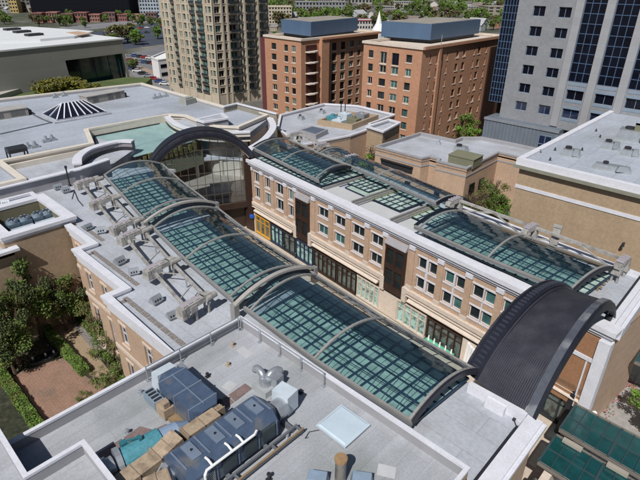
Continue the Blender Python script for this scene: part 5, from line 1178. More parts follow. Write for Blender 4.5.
for px, py_ in ((341, 112), (345, 112.5)): p = at(px, py_, 14); mb.tube([(p.x, p.y, 12.5), (p.x, p.y, 16.2)], .13, 6)
mb.each('flue', darkm, o_)
q = [W(a, b, 13.6) for a, b in ((299, 129.5), (312, 125.5), (328, 129), (316, 134.5))]
mb = MB(); mb.prism(q, 12.4, 13.5); o_ = tag(mb.build('roof_hatch', mat('lead_gray', (.3, .29, .31))), 'square dark-topped roof hatch behind the far retail canopy', 'hatch')
mb = MB(); c = (sum(a[0] for a in q)/4, sum(a[1] for a in q)/4); mb.prism([(c[0]+(a[0]-c[0])*.8, c[1]+(a[1]-c[1])*.8) for a in q], 13.51, 13.56); mb.build('pane', mat('slate_glass', (.10, .13, .18), .3), o_)
m3 = flat_building('stair_block', 'small tan stair block with white coping beside the bare trees', 'building', [W(367, 126, 14), W(389, 119, 14), W(400, 122, 14), W(383, 131, 14)], 13.2, 14.0, tanw, roofm, trim, .3)
for i, (px, py_, lb_) in enumerate(((301, 118, 'small vent on the low pale roof, left of the plant well'), (322, 112, 'small vent nearest the left brick block'),)):
    rooftop_unit(px, py_, 12.4, 1.4, 1.2, .8, lb_, galv, 'units on the middle roofs')
# ================================================================== STREET CANOPIES lower right
def gl_canopy(label, pts, z, na, nb, slope=0):
    q = [Vector((p[0], p[1], z+(slope if i in (2, 3) else 0))) for i, p in enumerate(pts)]
    root = thing('street_canopy', label, 'canopy', 'teal glass street canopies', loc=q[0])
    MB().face(q).build('glass', glass_low, root)
    m = MB(); P = lambda a, b: q[0].lerp(q[1], a).lerp(q[3].lerp(q[2], a), b)+Vector((0, 0, .05))
    for i in range(na+1): m.bar(P(i/na, 0), P(i/na, 1), .07 if i % 4 else .2, .12)
    for j in range(nb+1): m.bar(P(0, j/nb), P(1, j/nb), .07, .1)
    m.build('frame', mat('canopy_frame', (.035, .06, .07), .5), root)
    m = MB(); m.bar(P(0, 0)-Vector((0, .0, .12)), P(1, 0)-Vector((0, 0, .12)), .3, .3); m.bar(P(0, 1), P(1, 1), .14, .16); m.build('edge_beam', mat('beam_brown', (.17, .15, .13), .7), root)
gl_canopy('upper teal glass canopy over the street at the lower right', [(-6.9, 40.6), (6, 39.9), (6, 44.6), (-6.9, 44.9)], 7.2, 12, 2)
gl_canopy('middle teal glass canopy over the street at the lower right', [(-6.9, 35.8), (6, 35.2), (6, 39.3), (-6.9, 39.9)], 7.0, 12, 2)
gl_canopy('lowest teal glass canopy over the street at the lower right corner', [(-6.6, 30.2), (6, 29.6), (6, 34.6), (-6.6, 35.1)], 5.6, 12, 3)
gl_canopy('small teal glass canopy at the right edge of the photo by the retail building', [(-4.6, 57.0), (4, 57.0), (4, 66), (-4.6, 66)], 6.6, 8, 3)
for i, x in enumerate((-6.2, -2.4, 1.4, 5.2)):
    mb = MB(); mb.bar((x, 39.6, 7.25), (x+1.7, 39.55, 7.25), .45, .3); tag(mb.build('valley_gutter', mat('gutter_tan', (.33, .30, .26), .7)), ['pale gutter section between the two upper street canopies, leftmost', 'pale gutter section between the upper street canopies, second from left', 'pale gutter section between the upper street canopies, third from left', 'pale gutter section between the upper street canopies, rightmost'][i], 'gutter', 'gutter sections between the street canopies')
mb = MB(); mb.box(-6.28, 32.2, .1, -5.6, 44.9, 6.2); tag(mb.build('street_wall', stonel), 'pale wall strip behind the street canopies', 'wall')
st = thing('street_lamp', 'street lamp with a white globe beside the white end pilaster', 'lamp', loc=(-4.9, 47.8, .12))
p = at(594.5, 413, 4.6); st.location = (p.x, p.y, .12)
MB().tube([(p.x, p.y, .12), (p.x, p.y, 4.4)], .07, 8).build('post', darkm, st)
mb = MB(); mb.tube([(p.x, p.y, 4.4), (p.x, p.y, 4.5), (p.x, p.y, 4.7), (p.x, p.y, 4.85)], [.12, .25, .25, .08], 12); mb.build('globe', whitep, st)
# red flower beds
mb = MB(); fr_ = random.Random(3)
beds = [at(*a, .2) for a in ((622, 378), (628, 382), (612, 392), (614, 396), (632, 385), (606, 410), (620, 398), (636, 392))]
for bcen in beds:
    for k in range(38):
        x = bcen.x+fr_.gauss(0, .45); y = bcen.y+fr_.gauss(0, .7); h = fr_.uniform(.2, .5); s_ = .09
        mb.m(0 if fr_.random() < .7 else 1); mb.face([(x-s_, y, h), (x, y-s_, h+.05), (x+s_, y, h), (x, y+s_, h+.06)])
tag(mb.build('tulip_beds', [redm, leafg]), 'red tulip beds on the street pavement at the right', 'flower bed', kind='stuff')
# ================================================================== VEGETATION
def crown_mesh(seed, rx, rz, n, leaf, clumps, cr, loose=.5, twig=False):
    q = random.Random(seed); mb = MB(); cs = []
    for k in range(clumps):
        while True:
            v = Vector((q.uniform(-1, 1), q.uniform(-1, 1), q.uniform(-1, 1)))
            if v.length < 1 and v.length > .25: break
        s_ = cr*q.uniform(.6, 1.35); cs.append((Vector((v.x*rx*.82, v.y*rx*.82, v.z*rz*.82)), s_, q.uniform(0, 1)))
    for i in range(n):
        c, s_, tone = q.choice(cs)
        d = Vector((q.gauss(0, 1), q.gauss(0, 1), q.gauss(0, 1))); d.normalize(); rr = s_*(q.random()**loose)
        p = c+Vector((d.x*rr, d.y*rr, d.z*rr*.75)); a = Vector((q.gauss(0, 1), q.gauss(0, 1), q.gauss(0, .6))); a.normalize()
        b = a.cross(Vector((q.gauss(0, 1), q.gauss(0, 1), q.gauss(0, 1)))); b.normalize(); l = leaf*q.uniform(.6, 1.4)
        mb.m(0 if tone > .4 else 1); mb.face([p-a*l, p-b*l*.6, p+a*l, p+b*l*.6])
    return mb
def limb(mb, p, d, L, r_, depth, q):
    e = p+d*L; mb.tube([p, p+d*L*.5+Vector((q.uniform(-.05, .05)*L, q.uniform(-.05, .05)*L, 0)), e], [r_, r_*.8, r_*.6], 6, cap=False)
    if depth:
        for k in range(3):
            a = q.uniform(0, 6.28); v = Vector((math.cos(a), math.sin(a), q.uniform(.5, 1.1))); v.normalize(); limb(mb, e, (d*.5+v*.8).normalized(), L*.62, r_*.58, depth-1, q)
def tree_proto(name, seed, h, rx, rz, n, leaf, clumps, cr, mats, label, cat='tree', group=None, depth=2):
    root = thing(name, label, cat, group, loc=(0, 0, 0)); q = random.Random(seed)
    t = MB(); limb(t, Vector((0, 0, -.1)), Vector((0, 0, 1)), h*.42, h*.028, depth, q); t.build('trunk', bark, root)
    c = crown_mesh(seed, rx, rz, n, leaf, clumps, cr); 
    c.v = [(a, b, z+h-rz) for a, b, z in c.v]; c.build('crown', mats, root); return root
TP = {}
TP['green'] = tree_proto('garden_tree', 11, 9, 3.6, 3.4, 6500, .16, 34, 1.05, [leafg, leafd], '', group='leafy trees of the garden')
TP['dark'] = tree_proto('garden_tree', 12, 8.5, 3.6, 3.1, 5500, .16, 30, 1.05, [leafd, leafg], '', group='leafy trees of the garden')
TP['olive'] = tree_proto('garden_tree', 13, 7, 2.6, 2.6, 2600, .12, 26, .8, [leafo, leafg], '', group='leafy trees of the garden', depth=3)
TP['bright'] = tree_proto('bright_tree', 14, 7.5, 2.7, 3.0, 3500, .15, 26, .85, [leafb, leafg], '', group='leafy trees between buildings')
TP['red'] = tree_proto('bare_tree', 15, 7, 2.6, 2.6, 1500, .10, 24, .8, [leafr, leafo], '', group='budding trees between buildings', depth=3)
used = {}
def put(kind, x, y, sc, label, z=0.0):
    P_ = TP[kind]; rz = rnd.uniform(0, 6.28)
    if kind not in used: used[kind] = 1; P_.location = (x, y, z); P_.rotation_euler = (0, 0, rz); P_.scale = (sc,)*3; P_['label'] = label; return P_
    o = copy_thing(P_, (x, y, z), rz, sc, label); return o
def pt(kind, px, py, zc, sc, label): p = at(px, py, zc); return put(kind, p.x, p.y, sc, label)
CZ = {'green': 5.6, 'dark': 5.4, 'olive': 4.4, 'bright': 4.5, 'red': 4.4}
def ptx(kind, px, py, xw, label):         # crown centre on the sight line where it stands at world x = xw
    d = at(px, py, 0); t = xw/d.x; z = HC*(1-t); sc = max(.35, z/CZ[kind]); o = put(kind, xw, d.y*t, sc, label); k = min(sc*1.05, {'green': .92, 'dark': .85}.get(kind, .9)); o.scale = (k, k, sc*.86); return o
ptx('green', 26, 282, -66.0, 'tall bright-topped garden tree in front of the blank tan wing wall')
ptx('olive', 56, 292, -65.5, 'tall dark garden tree covering the foot of the wing wall')
ptx('olive', 8, 298, -65.0, 'dark garden tree at the left frame edge, second row')
ptx('green', 66, 290, -66.3, 'low bright green tree between the wing wall and the tan path')
ptx('olive', 16, 328, -64.5, 'dark bushy tree behind the oval basin')
ptx('green', 2, 316, -62, 'olive tree cut by the left frame edge')
ptx('dark', 4, 342, -61, 'dark tree lowest along the left frame edge')
ptx('olive', 104, 316, -57.5, 'olive-green tree against the stepped gallery corner')
ptx('olive', 92, 306, -61, 'olive tree tucked in the step of the gallery wall')
ptx('olive', 104, 345, -54.0, 'olive tree below the tall gallery windows')
ptx('olive', 104, 374, -49.8, 'budding olive shrub tree at the end of the tan path')
ptx('olive', 84, 396, -49.3, 'budding shrub tree by the driveway close to the front roof parapet')
ptx('olive', 128, 366, -47.5, 'budding tree squeezed between the gallery and the front roof parapet')
pt('bright', 397, 132, 9, .7, 'bright green tree right of the stair block')
pt('red', 382, 150, 9.5, 1.7, 'budding tree in the gap left of the middle tan building')
pt('olive', 390, 147, 9.5, 1.6, 'olive budding tree against the middle tan building')
pt('bright', 372, 148, 9.5, 1.2, 'yellow-green tree in the gap behind the far canopy')
pt('bright', 468, 120, 9, 1.5, 'bright round tree at the foot of the right brick block corner')
pt('bright', 448, 135, 9, .9, 'small bright tree left of the round one by the brick block')
pt('red', 457, 129, 9, 1.1, 'reddish budding tree at the brick block foot')
pt('bright', 503, 201, 5, .8, 'bright green tree in the court beside the tan building')
pt('bright', 466, 190, 7.5, .8, 'bright green tree behind the near canopy truss')
pt('red', 478, 190, 7.5, 1.1, 'reddish budding tree by the middle building side windows')
pt('olive', 496, 182, 8.5, 1.4, 'tall olive budding tree highest in the court')
pt('olive', 486, 196, 6, 1.1, 'olive budding tree low in the middle of the court')
pt('bright', 499, 195, 6, .9, 'leafy green tree in front of the tall olive one in the court')
put('bright', -1.6, 54.2, .92, 'yellow-green street tree at the right edge of the photo')
# hedges
def hedge(label, a, b, w_, h, n):
    q = random.Random(n); root = thing('hedge', label, 'hedge', 'clipped hedges of the garden', loc=(*a, 0)); mb = MB(); A = Vector(a); B = Vector(b); d = (B-A); nn = Vector((-d.y, d.x)).normalized()
    for i in range(n):
        t = q.random(); s_ = q.uniform(-1, 1); bul = .92+.10*math.sin(t*d.length*1.9+s_)*math.cos(t*d.length*.7); z = q.uniform(0, 1)**.6*h*bul
        p = A+d*t+nn*s_*w_/2*bul*(1-.25*(z/h)**3); P = Vector((p.x, p.y, z)); a_ = Vector((q.gauss(0, 1), q.gauss(0, 1), q.gauss(0, 1))).normalized(); b_ = a_.cross(Vector((q.gauss(0, 1), q.gauss(0, 1), q.gauss(0, 1)))).normalized(); l = q.uniform(.06, .12)
        mb.m(0 if q.random() < .7 else 1); mb.face([P-a_*l, P-b_*l, P+a_*l, P+b_*l])
    mb.build('leaves', [leafg, leafb], root)
    mb = MB(); mb.bar((*a, h*.4), (*b, h*.4), w_*.7, h*.75); mb.build('core', leafd, root)
hedge('straight clipped hedge between the driveway and the tan path', (-67.3, 15.3), (-54.6, 15.3), 1.5, 1.1, 13000)
hedge('straight clipped hedge at the left below the driveway', (-62.5, 7.9), (-46.5, 7.9), 1.5, 1.1, 15000)
# ground cover in the garden
mb = MB(); q = random.Random(5)
for i in range(15000):
    x, y = rnd.choice([(-66, 10.5, 5, 3.0), (-64, 20, 3.6, 1.6), (-74, 13, 6, 5), (-52.5, 18.6, 4, 1.1), (-68, 20.4, 3, 1.2)])[:2], 0
    c = x; sx, sy = {(-66, 10.5): (4.6, 2.3), (-64, 20): (3.2, .8), (-74, 13): (5, 4), (-52.5, 18.6): (5, .5), (-68, 20.4): (3, .8)}[c]
    X = c[0]+q.uniform(-1, 1)*sx; Y = c[1]+q.uniform(-1, 1)*sy; h = q.uniform(.05, .7)*(.6+.4*math.sin(X*1.3)*math.cos(Y*1.1)); l = q.uniform(.07, .17)
    a_ = Vector((q.gauss(0, 1), q.gauss(0, 1), q.gauss(0, .5))).normalized(); b_ = a_.cross(Vector((q.gauss(0, 1), q.gauss(0, 1), q.gauss(0, 1)))).normalized(); P = Vector((X, Y, max(.05, h)))
    mb.m((2 if c == (-66, 10.5) else 0) if q.random() < .7 else 1); mb.face([P-a_*l, P-b_*l, P+a_*l, P+b_*l])
tag(mb.build('ground_cover', [leafg, leafd, mat('twiggy_tan', (.12, .10, .065), .9, .3, 2)]), 'low ground cover and twiggy planting around the garden trees', 'ground cover', kind='stuff')
# oval basin beside driveway
pb = thing('oval_basin', 'dark oval basin with pale rim points beside the pink brick driveway', 'basin', loc=(-61.4, 12.9, 0))
mb = MB(); n = 24; rp = [(-61.4+.9*math.cos(R(15*k)), 12.8+1.9*math.sin(R(15*k))) for k in range(n)]
mb.prism(rp, .03, .55); mb.build('rim', mat('basin_dark', (.03, .033, .036), .5), pb)
mb = MB(); mb.prism([(-61.4+.7*math.cos(R(15*k)), 12.8+1.65*math.sin(R(15*k))) for k in range(n)], .551, .58); mb.build('water', mat('basin_water', (.006, .01, .015), .05), pb)
mb = MB(); [mb.tube([(-61.4+.3*a, 12.8+1.2*a, .58), (-61.4+.3*a, 12.8+1.2*a, .9)], .12, 6) for a in (-1, .2, 1)]; mb.each('jet', whitep, pb)
for i, (x, y) in enumerate(((-70.6, 17.0), (-70.2, 17.9))):
    mb = MB(); q = random.Random(i)
    for k in range(260):
        P = Vector((x+q.gauss(0, .35), y+q.gauss(0, .35), q.uniform(.2, 1.1))); l = .09; mb.m(0 if k % 3 else 1); mb.face([P-Vector((l, 0, 0)), P-Vector((0, l, .04)), P+Vector((l, 0, .05)), P+Vector((0, l, 0))])
    tag(mb.build('flowering_shrub', [mat('pink_petals', (.6, .25, .38), .7), leafg]), ['pink-flowering shrub at the head of the tan path, outer', 'pink-flowering shrub at the head of the tan path, nearer the wall'][i], 'shrub')
# shrubs by the hall (yellow-green row)
sb = thing('yellow_shrub', '', 'shrub', 'yellow-green shrubs below the hall', loc=(0, 0, 0)); c = crown_mesh(31, 3.6, 2.2, 900, .35, 16, 1.4); c.v = [(a, b, z+2) for a, b, z in c.v]; c.build('leaves', [leafy, leafo], sb)
sps = [(42, 88, .8), (50, 86, 1), (57, 84, 1.05), (64, 84, 1), (71, 83.5, 1.0), (78, 83, .9), (86, 84, .6), (96, 83, .5)]
for i, (a, b, s_) in enumerate(sps):
    p = at(a, b, 10.2); lbl = 'yellow-green shrub below the hall, %s from the left' % ['first', 'second', 'third', 'fourth', 'fifth', 'sixth', 'seventh', 'eighth'][i]
    if i == 0: sb.location = (p.x, p.y, 8.2); sb['label'] = lbl
    else: copy_thing(sb, (p.x, p.y, 8.2), i*1.3, s_, lbl)
struct('hall_lawn', MB().prism([(-189.5, 10), (-198.4, 98), (-190, 104), (-172, 88), (-165, 10)], 0, 8.4), mat('lawn', (.07, .10, .03), .9, .3, .1))
flat('hall_path', [(-185, 70), (-183.5, 68), (-174, 84), (-175, 86)], 8.45, concrete)
# ================================================================== CITY BEYOND
def gflat(name, px, m_, z): return flat(name, [W(a, b, z) for a, b in px], z, m_)
gflat('parking_lot', [(70, 36), (165, 22), (182, 27), (178, 42), (120, 50), (60, 50)], asphblue, .06)
gflat('near_parking_lot', [(118, 56), (170, 44), (176, 70), (130, 72)], mat('lot_gray', (.16, .16, .17), .9, .2, .05), .08)
gflat('side_street', [(124, 66), (134, 64), (180, 86), (176, 92), (140, 82)], mat('street_gray', (.19, .19, .2), .9, .15, .05), .12)
gflat('side_pavement', [(140, 66), (180, 80), (180, 85), (136, 68)], mat('pink_pavement', (.30, .22, .17), .9, .1, .1), .16)
gflat('far_road', [(60, 27), (170, 17), (170, 21), (60, 33)], mat('street_gray', (.19, .19, .2)), .1)
wb = flat_building('white_low_building', 'small white two-storey building with dark strip windows beside the beige tower', 'building', [W(151, 57, 9), W(158, 60, 9), W(180, 57, 9), W(168, 50, 9)], 8.4, 9.2, whitep, whitep, whitep, .1)
a, b = W(158, 60, 9), W(180, 57, 9); dd = Vector((b[0]-a[0], b[1]-a[1])); L_ = dd.length; dd.normalize(); 
mb = MB()
nn = (dd.y, -dd.x)
for z0_ in (1.5, 5.2): mb.hexa([(a[0]+dd.x*1+nn[0]*.1, a[1]+dd.y*1+nn[1]*.1, z0_), (b[0]-dd.x+nn[0]*.1, b[1]-dd.y+nn[1]*.1, z0_), (b[0]-dd.x-nn[0]*.1, b[1]-dd.y-nn[1]*.1, z0_), (a[0]+dd.x-nn[0]*.1, a[1]+dd.y-nn[1]*.1, z0_), (a[0]+dd.x*1+nn[0]*.1, a[1]+dd.y*1+nn[1]*.1, z0_+1.6), (b[0]-dd.x+nn[0]*.1, b[1]-dd.y+nn[1]*.1, z0_+1.6), (b[0]-dd.x-nn[0]*.1, b[1]-dd.y-nn[1]*.1, z0_+1.6), (a[0]+dd.x-nn[0]*.1, a[1]+dd.y-nn[1]*.1, z0_+1.6)])
mb.each('strip_window', paned, wb)
# black glass building top left
def far_block(name, label, cat, px0, px1, pybase, h, depth, wm, win=None, rows=4, cols=10, roof=None, group=None):
    A = at(px0, pybase, 0); B = at(px1, pybase, 0); d = Vector((B.x-A.x, B.y-A.y)); L_ = d.length; d.normalize(); n_ = Vector((-d.y, d.x))
    root = thing(name, label, cat, group, loc=(A.x, A.y, 0))
    P = [(A.x, A.y), (B.x, B.y), (B.x+n_.x*depth, B.y+n_.y*depth), (A.x+n_.x*depth, A.y+n_.y*depth)]
    mb = MB(); mb.prism(P, 0, h); mb.build('wall', wm, root)
    mb = MB(); cornice(mb, P, h-.4, h+.4, .4, inn=1); mb.build('parapet', roof or wm, root)
    if win:
        mb = MB(); u_ = (d.x, d.y)
        for r_ in range(rows):
            for c_2 in range(cols):
                s_ = L_*(c_2+.5)/cols; z = h*(r_+.35)/rows; w2 = L_/cols*.28; h2 = h/rows*.5; o = (-n_.x*.12, -n_.y*.12)
                mb.face([(A.x+d.x*(s_-w2)+o[0], A.y+d.y*(s_-w2)+o[1], z), (A.x+d.x*(s_+w2)+o[0], A.y+d.y*(s_+w2)+o[1], z), (A.x+d.x*(s_+w2)+o[0], A.y+d.y*(s_+w2)+o[1], z+h2), (A.x+d.x*(s_-w2)+o[0], A.y+d.y*(s_-w2)+o[1], z+h2)])
        tag(mb.build('windows', win, root), 'small windows', kind='stuff')
    return root
far_block('black_glass_building', 'long black glass building along the top left of the photo', 'building', 33, 131, 17, 34, 60, mat('black_wall', (.008, .008, .013), .9, spec=.1), mat('black_glass2', (.004, .005, .01), .6, spec=.15), 6, 20)
far_block('apartment_block', 'pale blue-white apartment block left of the beige tower top', 'building', 141, 163, 18, 30, 40, mat('pale_blue_wall', (.33, .38, .44), .8, .2, .1), pane, 8, 8)
far_block('apartment_block', 'yellow ochre block at the top left corner', 'building', 11, 19, 13, 16, 15, mat('ochre', (.42, .31, .12), .8), pane, 4, 3)
far_block('apartment_block', 'white-roofed dark block beside the ochre one', 'building', 20, 36, 12, 15, 15, mat('graybrown', (.14, .13, .12), .8), pane, 4, 4, whitep)
far_block('apartment_block', 'pale block at the extreme top left corner', 'building', -6, 10, 11, 17, 20, mat('pale_far', (.32, .31, .29), .8), pane, 4, 5)
far_block('apartment_block', 'cream apartment block between the beige tower and the left blue penthouse', 'building', 269, 292, 24, 16, 20, beige, pane, 5, 8)
far_block('far_house_row', 'long pale apartment row at the top centre', 'building', 296, 348, 14, 14, 18, mat('far_gray', (.24, .24, .25), .8), pane, 3, 16)
far_block('office_block', 'tan office block with dark strip windows under the hillside, left of the gray tower', 'building', 487, 507, 16, 11, 25, mat('far_tan', (.28, .25, .20), .8), darkm, 3, 3)
far_block('red_roof_hall', 'low hall with a dark red roof behind the left brick block', 'building', 348, 376, 30, 8, 22, mat('far_white', (.45, .43, .42), .8), pane, 2, 10, mat('dark_red_roof', (.25, .03, .05), .7))
far_block('far_hall', 'big pale hall at the top between the hillside trees', 'building', 337, 372, 8, 12, 40, mat('pale_far', (.32, .31, .29)), pane, 2, 10, whitep)
for i, (x0_, x1_, y_, h_, c_9, nm9) in enumerate(((168, 180, 10, 14, (.3, .2, .15), 'brownish mid-rise block right of the pale blue block, behind the beige tower'), (392, 412, 9, 10, (.42, .4, .37), 'long pale mid-rise above the right blue penthouse'), (428, 447, 6, 8, (.25, .2, .17), 'brown mid-rise high on the slope above the right penthouse'), (376, 392, 14, 9, (.3, .29, .28), 'gray mid-rise just right of the white spire'), (296, 312, 8, 9, (.22, .15, .12), 'reddish-brown mid-rise above the left blue penthouse'), (318, 334, 7, 11, (.38, .36, .33), 'pale mid-rise at the top edge above the left penthouse'), (455, 478, 12, 7, (.33, .31, .28), 'low pale block above the right end of the right penthouse'))):
    far_block('mid_rise_block', nm9, 'building', x0_, x1_, y_, h_, 16, mat('mid_rise%d' % i, c_9, .85, .1, .1), darkm, 3, 9, graym, group='mid-rise blocks on the slope')
for i, x0 in enumerate(range(34, 158, 14)):
    far_block('brick_row_house', '%s house from the left in the brick row under the black glass building' % ['first', 'second', 'third', 'fourth', 'fifth', 'sixth', 'seventh', 'eighth', 'ninth'][i], 'house', x0, x0+rnd.uniform(9, 13), 23-(i*.25), rnd.uniform(6, 10), 12, mat('far_red%d' % (i % 3), [(.24, .10, .085), (.30, .15, .12), (.16, .09, .08)][i % 3], .85), pane, 2, 4, group='brick row under the black building')
# small houses with gable roofs and trees on the slope beyond
hq = random.Random(21)
def house_proto(seed, wall, roofc):
    q = random.Random(seed); root = thing('house', 'distant gabled house among the trees at the top of the photo', 'house', 'distant houses', loc=(0, 0, 0))
    w_, d_, h = 13, 10, 5.5; mb = MB(); mb.box(-w_/2, -d_/2, 0, w_/2, d_/2, h)
    mb.face([(-w_/2, -d_/2, h), (-w_/2, d_/2, h), (-w_/2, 0, h+3)][::-1]); mb.face([(w_/2, -d_/2, h), (w_/2, d_/2, h), (w_/2, 0, h+3)]); mb.build('wall', wall, root)
    mb = MB(); mb.hexa([(-w_/2-.5, -d_/2-.6, h-.3), (w_/2+.5, -d_/2-.6, h-.3), (w_/2+.5, 0, h+3), (-w_/2-.5, 0, h+3), (-w_/2-.5, -d_/2-.6, h), (w_/2+.5, -d_/2-.6, h), (w_/2+.5, 0, h+3.3), (-w_/2-.5, 0, h+3.3)])
    mb.hexa([(-w_/2-.5, 0, h+3), (w_/2+.5, 0, h+3), (w_/2+.5, d_/2+.6, h-.3), (-w_/2-.5, d_/2+.6, h-.3), (-w_/2-.5, 0, h+3.29), (w_/2+.5, 0, h+3.29), (w_/2+.5, d_/2+.6, h), (-w_/2-.5, d_/2+.6, h)]); mb.build('roof', roofc, root)
    mb = MB()
    for x in (-4, 0, 4): mb.box(x-.7, -d_/2-.06, 1.2, x+.7, -d_/2-.01, 2.8); mb.box(x-.7, -d_/2-.06, 3.6, x+.7, -d_/2-.01, 4.9)
    mb.each('window', pane, root); return root
hp = [house_proto(k, mat('hwall%d' % k, c, .85, .1, .3), mat('hroof%d' % k, c2, .85, .15, .3)) for k, (c, c2) in enumerate((((.5, .48, .44), (.12, .11, .11)), ((.28, .13, .09), (.17, .14, .12)), ((.42, .36, .26), (.20, .19, .19)), ((.36, .38, .4), (.35, .35, .36))))]
spots = []
for k in range(100):
    px, pyy = hq.uniform(165, 512), hq.uniform(1.5, 31)
    p = at(px, pyy, 0)
    spots.append((p.x, p.y))
for k in range(40):
    px, pyy = hq.uniform(-10, 165), hq.uniform(1.5, 13)
    p = at(px, pyy, 0); spots.append((p.x, p.y))
spots = [s_ for s_ in spots if not (-210 < s_[0] < 20 and s_[1] < 200)]
def where(x, y):
    d = Vector((x, y, 0))-Vector((0, 0, HC)); px = 320+FPX*d.dot(r)/d.dot(f); py = 240-FPX*d.dot(u)/d.dot(f)
    a = 'left of the beige tower' if px < 165 else 'behind the beige tower' if px < 272 else 'above the left blue penthouse' if px < 330 else 'between the two blue penthouses' if px < 380 else 'above the right blue penthouse' if px < 480 else 'beside the gray tower'
    return a, ('on the farthest slope' if py < 6 else 'midway up the slope' if py < 16 else 'on the near slope')
SZ = lambda sc: 'small' if sc < .85 else 'mid-sized' if sc < 1.15 else 'large'
for k, (x, y) in enumerate(spots):
    P_ = hp[k % 4]; sc = hq.choice([.6, .75, .9, 1.2])
    wa, wb_ = where(x, y); lb_ = '%s %s gabled house %s, %s' % (SZ(sc), ['white', 'brick red', 'tan', 'pale gray'][k % 4], wa, wb_)
    if k < 4: P_.location = (x, y, 0); P_.rotation_euler = (0, 0, hq.choice([0, R(90)])); P_.scale = (sc,)*3; P_['label'] = lb_
    else: copy_thing(P_, (x, y, 0), hq.choice([0, R(90), R(8), R(98)]), sc, lb_)
fts = []
for k, (m1_, m2_) in enumerate(((leafb, leafg), (leafg, leafd), (leafo, leafr), (leafd, leafg))):
    t = thing('distant_tree', 'distant tree among the houses at the top of the photo', 'tree', 'distant trees', loc=(0, 0, 0))
    c = crown_mesh(50+k, 5.2, 4.4, 1100, .55, 22, 1.7, .5); c.v = [(a, b, z+6.4) for a, b, z in c.v]; c.build('crown', [m1_, m2_], t)
    MB().tube([(0, 0, 0), (0, 0, 4)], [.5, .35], 6).build('trunk', bark, t); fts.append(t)
ft_spots = []
for k in range(255):
    px, pyy = hq.uniform(165, 512), 1.0+30*hq.random()**1.3; p = at(px, pyy, 0); ft_spots.append((p.x, p.y, hq.uniform(.7, 1.5)))
for k in range(32):
    px, pyy = hq.uniform(-10, 165), hq.uniform(16, 28); p = at(px, pyy, 0); ft_spots.append((p.x, p.y, hq.uniform(.6, 1.0)))
for px, pyy, s_ in ((118, 44, 1.3), (128, 43, 1.35), (136, 45, 1.0), (122, 40, 1.1), (158, 39, .9), (132, 71, .6), (135, 69, .5), (60, 26, 1.1), (70, 26, .9), (112, 46, .9), (140, 45, .8), (40, 24, .9), (275, 40, .6)):
    p = at(px, pyy, 0); ft_spots.append((p.x, p.y, s_))
ft_spots = [s_ for s_ in ft_spots if not (-135 < s_[0] < 10 and s_[1] < 180)]
for k, (x, y, sc) in enumerate(ft_spots):
    j = hq.choice([0, 1, 1, 2, 3]) if k >= 4 else k
    wa, wb_ = where(x, y); lb_ = '%s %s tree %s, %s' % (SZ(sc), ['bright green', 'mid green', 'brownish', 'dark green'][j], wa, wb_)
    if k < 4: fts[k].location = (x, y, 0); fts[k].scale = (sc,)*3; fts[k]['label'] = lb_
    else: copy_thing(fts[j], (x, y, 0), hq.uniform(0, 6.28), sc, lb_)
# wooded slope behind as one mass
mb = MB(); q = random.Random(77)
for i in range(26000):
    px = q.uniform(150, 560); base = at(px, q.uniform(-8, 5), 0); s_ = q.uniform(1, 2.4); h = q.uniform(2, 13); P = Vector((base.x+q.gauss(0, 25), base.y+q.gauss(0, 25), h))
    a_ = Vector((q.gauss(0, 1), q.gauss(0, 1), q.gauss(0, 1))).normalized(); b_ = a_.cross(Vector((q.gauss(0, 1), q.gauss(0, 1), q.gauss(0, 1)))).normalized()
    mb.m(q.choice([0, 0, 1, 2])); mb.face([P-a_*s_, P-b_*s_, P+a_*s_, P+b_*s_])
tag(mb.build('far_woods', [leafg, leafb, leafd]), 'far-off wooded slope along the top edge of the photo', 'woods', kind='stuff')
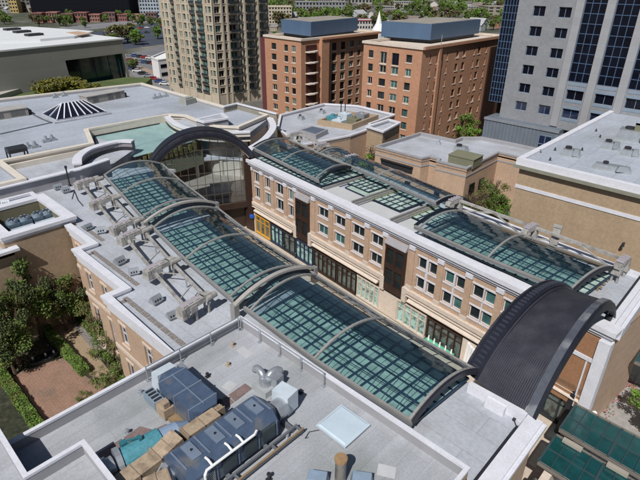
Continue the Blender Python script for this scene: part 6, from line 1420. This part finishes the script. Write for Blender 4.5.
# parked cars
def car_proto(m_, lb_):
    root = thing('parked_car', lb_, 'car', 'cars parked in the lots beyond the hall', loc=(0, 0, 0))
    mb = MB(); mb.hexa([(-2.2, -.9, .35), (2.2, -.9, .35), (2.2, .9, .35), (-2.2, .9, .35), (-2.15, -.85, .95), (2.1, -.85, .85), (2.1, .85, .85), (-2.15, .85, .95)]); mb.hexa([(-1.5, -.8, .95), (1.1, -.8, .9), (1.1, .8, .9), (-1.5, .8, .95), (-1.0, -.65, 1.45), (.5, -.65, 1.45), (.5, .65, 1.45), (-1.0, .65, 1.45)]); mb.build('body', m_, root)
    mb = MB(); mb.box(-1.25, -.805, 1.0, .85, .805, 1.36); mb.build('windows', paned, root)
    for x in (-1.4, 1.4):
        for y in (-.8, .8): MB().tube([(x, y-.12, .34), (x, y+.12, .34)], .34, 10).build('wheel', darkm, root)
    return root
cps = [car_proto(mat('car%d' % k, c, .3, .03), '') for k, c in enumerate(((.6, .6, .6), (.03, .03, .035), (.25, .26, .28), (.3, .03, .03), (.05, .08, .2)))]
cn = ['white', 'black', 'silver', 'red', 'blue']
cs_ = [(px, 36-(px-80)*.12+o) for px in range(84, 178, 7) for o in (0, 5) if hq.random() < .6]+[(px, 56+(px-132)*.14+o) for px in range(130, 158, 5) for o in (0, 5)]+[(132+i*5.5, 69+i*2.6) for i in range(7)]
for k, (px, pyy) in enumerate(cs_):
    p = at(px, pyy, .3); j = k % 5; lb_ = 'tiny %s car in the %s, %s' % (cn[j], 'far dark lot' if px < 128 or pyy < 46 else 'lot between hall and white building' if pyy < 68 else 'side street below the lots', 'at its left end' if k % 15 < 4 else 'near its middle' if k % 15 < 10 else 'at its right end')
    if k < 5: cps[k].location = (p.x, p.y, .12); cps[k]['label'] = lb_; cps[k].rotation_euler = (0, 0, .9)
    else: copy_thing(cps[j], (p.x, p.y, .12), .9 if pyy < 50 else .6, 1.1, lb_)
# things seen in the mall street
for i, (px, pyy, lb_, m_) in enumerate(((264.3, 249.5, 'dark-clad person', (.03, .03, .05)), (295.6, 257, 'dark-clad person by the shop', (.05, .03, .03)))):
    pass
for i, (px, pyy) in enumerate(((284, 249.5), (295.5, 257.5))):
    p = at(px, pyy, .1); mb = MB(); mb.tube([(p.x, p.y, .03), (p.x, p.y, .9), (p.x, p.y, .95), (p.x, p.y, 1.1)], [.14, .14, .2, .06], 10)
    tag(mb.build('bollard', darkm), ['dark bollard on the mall paving, farther one', 'dark bollard on the mall paving, nearer one'][i], 'bollard', 'bollards on the mall paving')
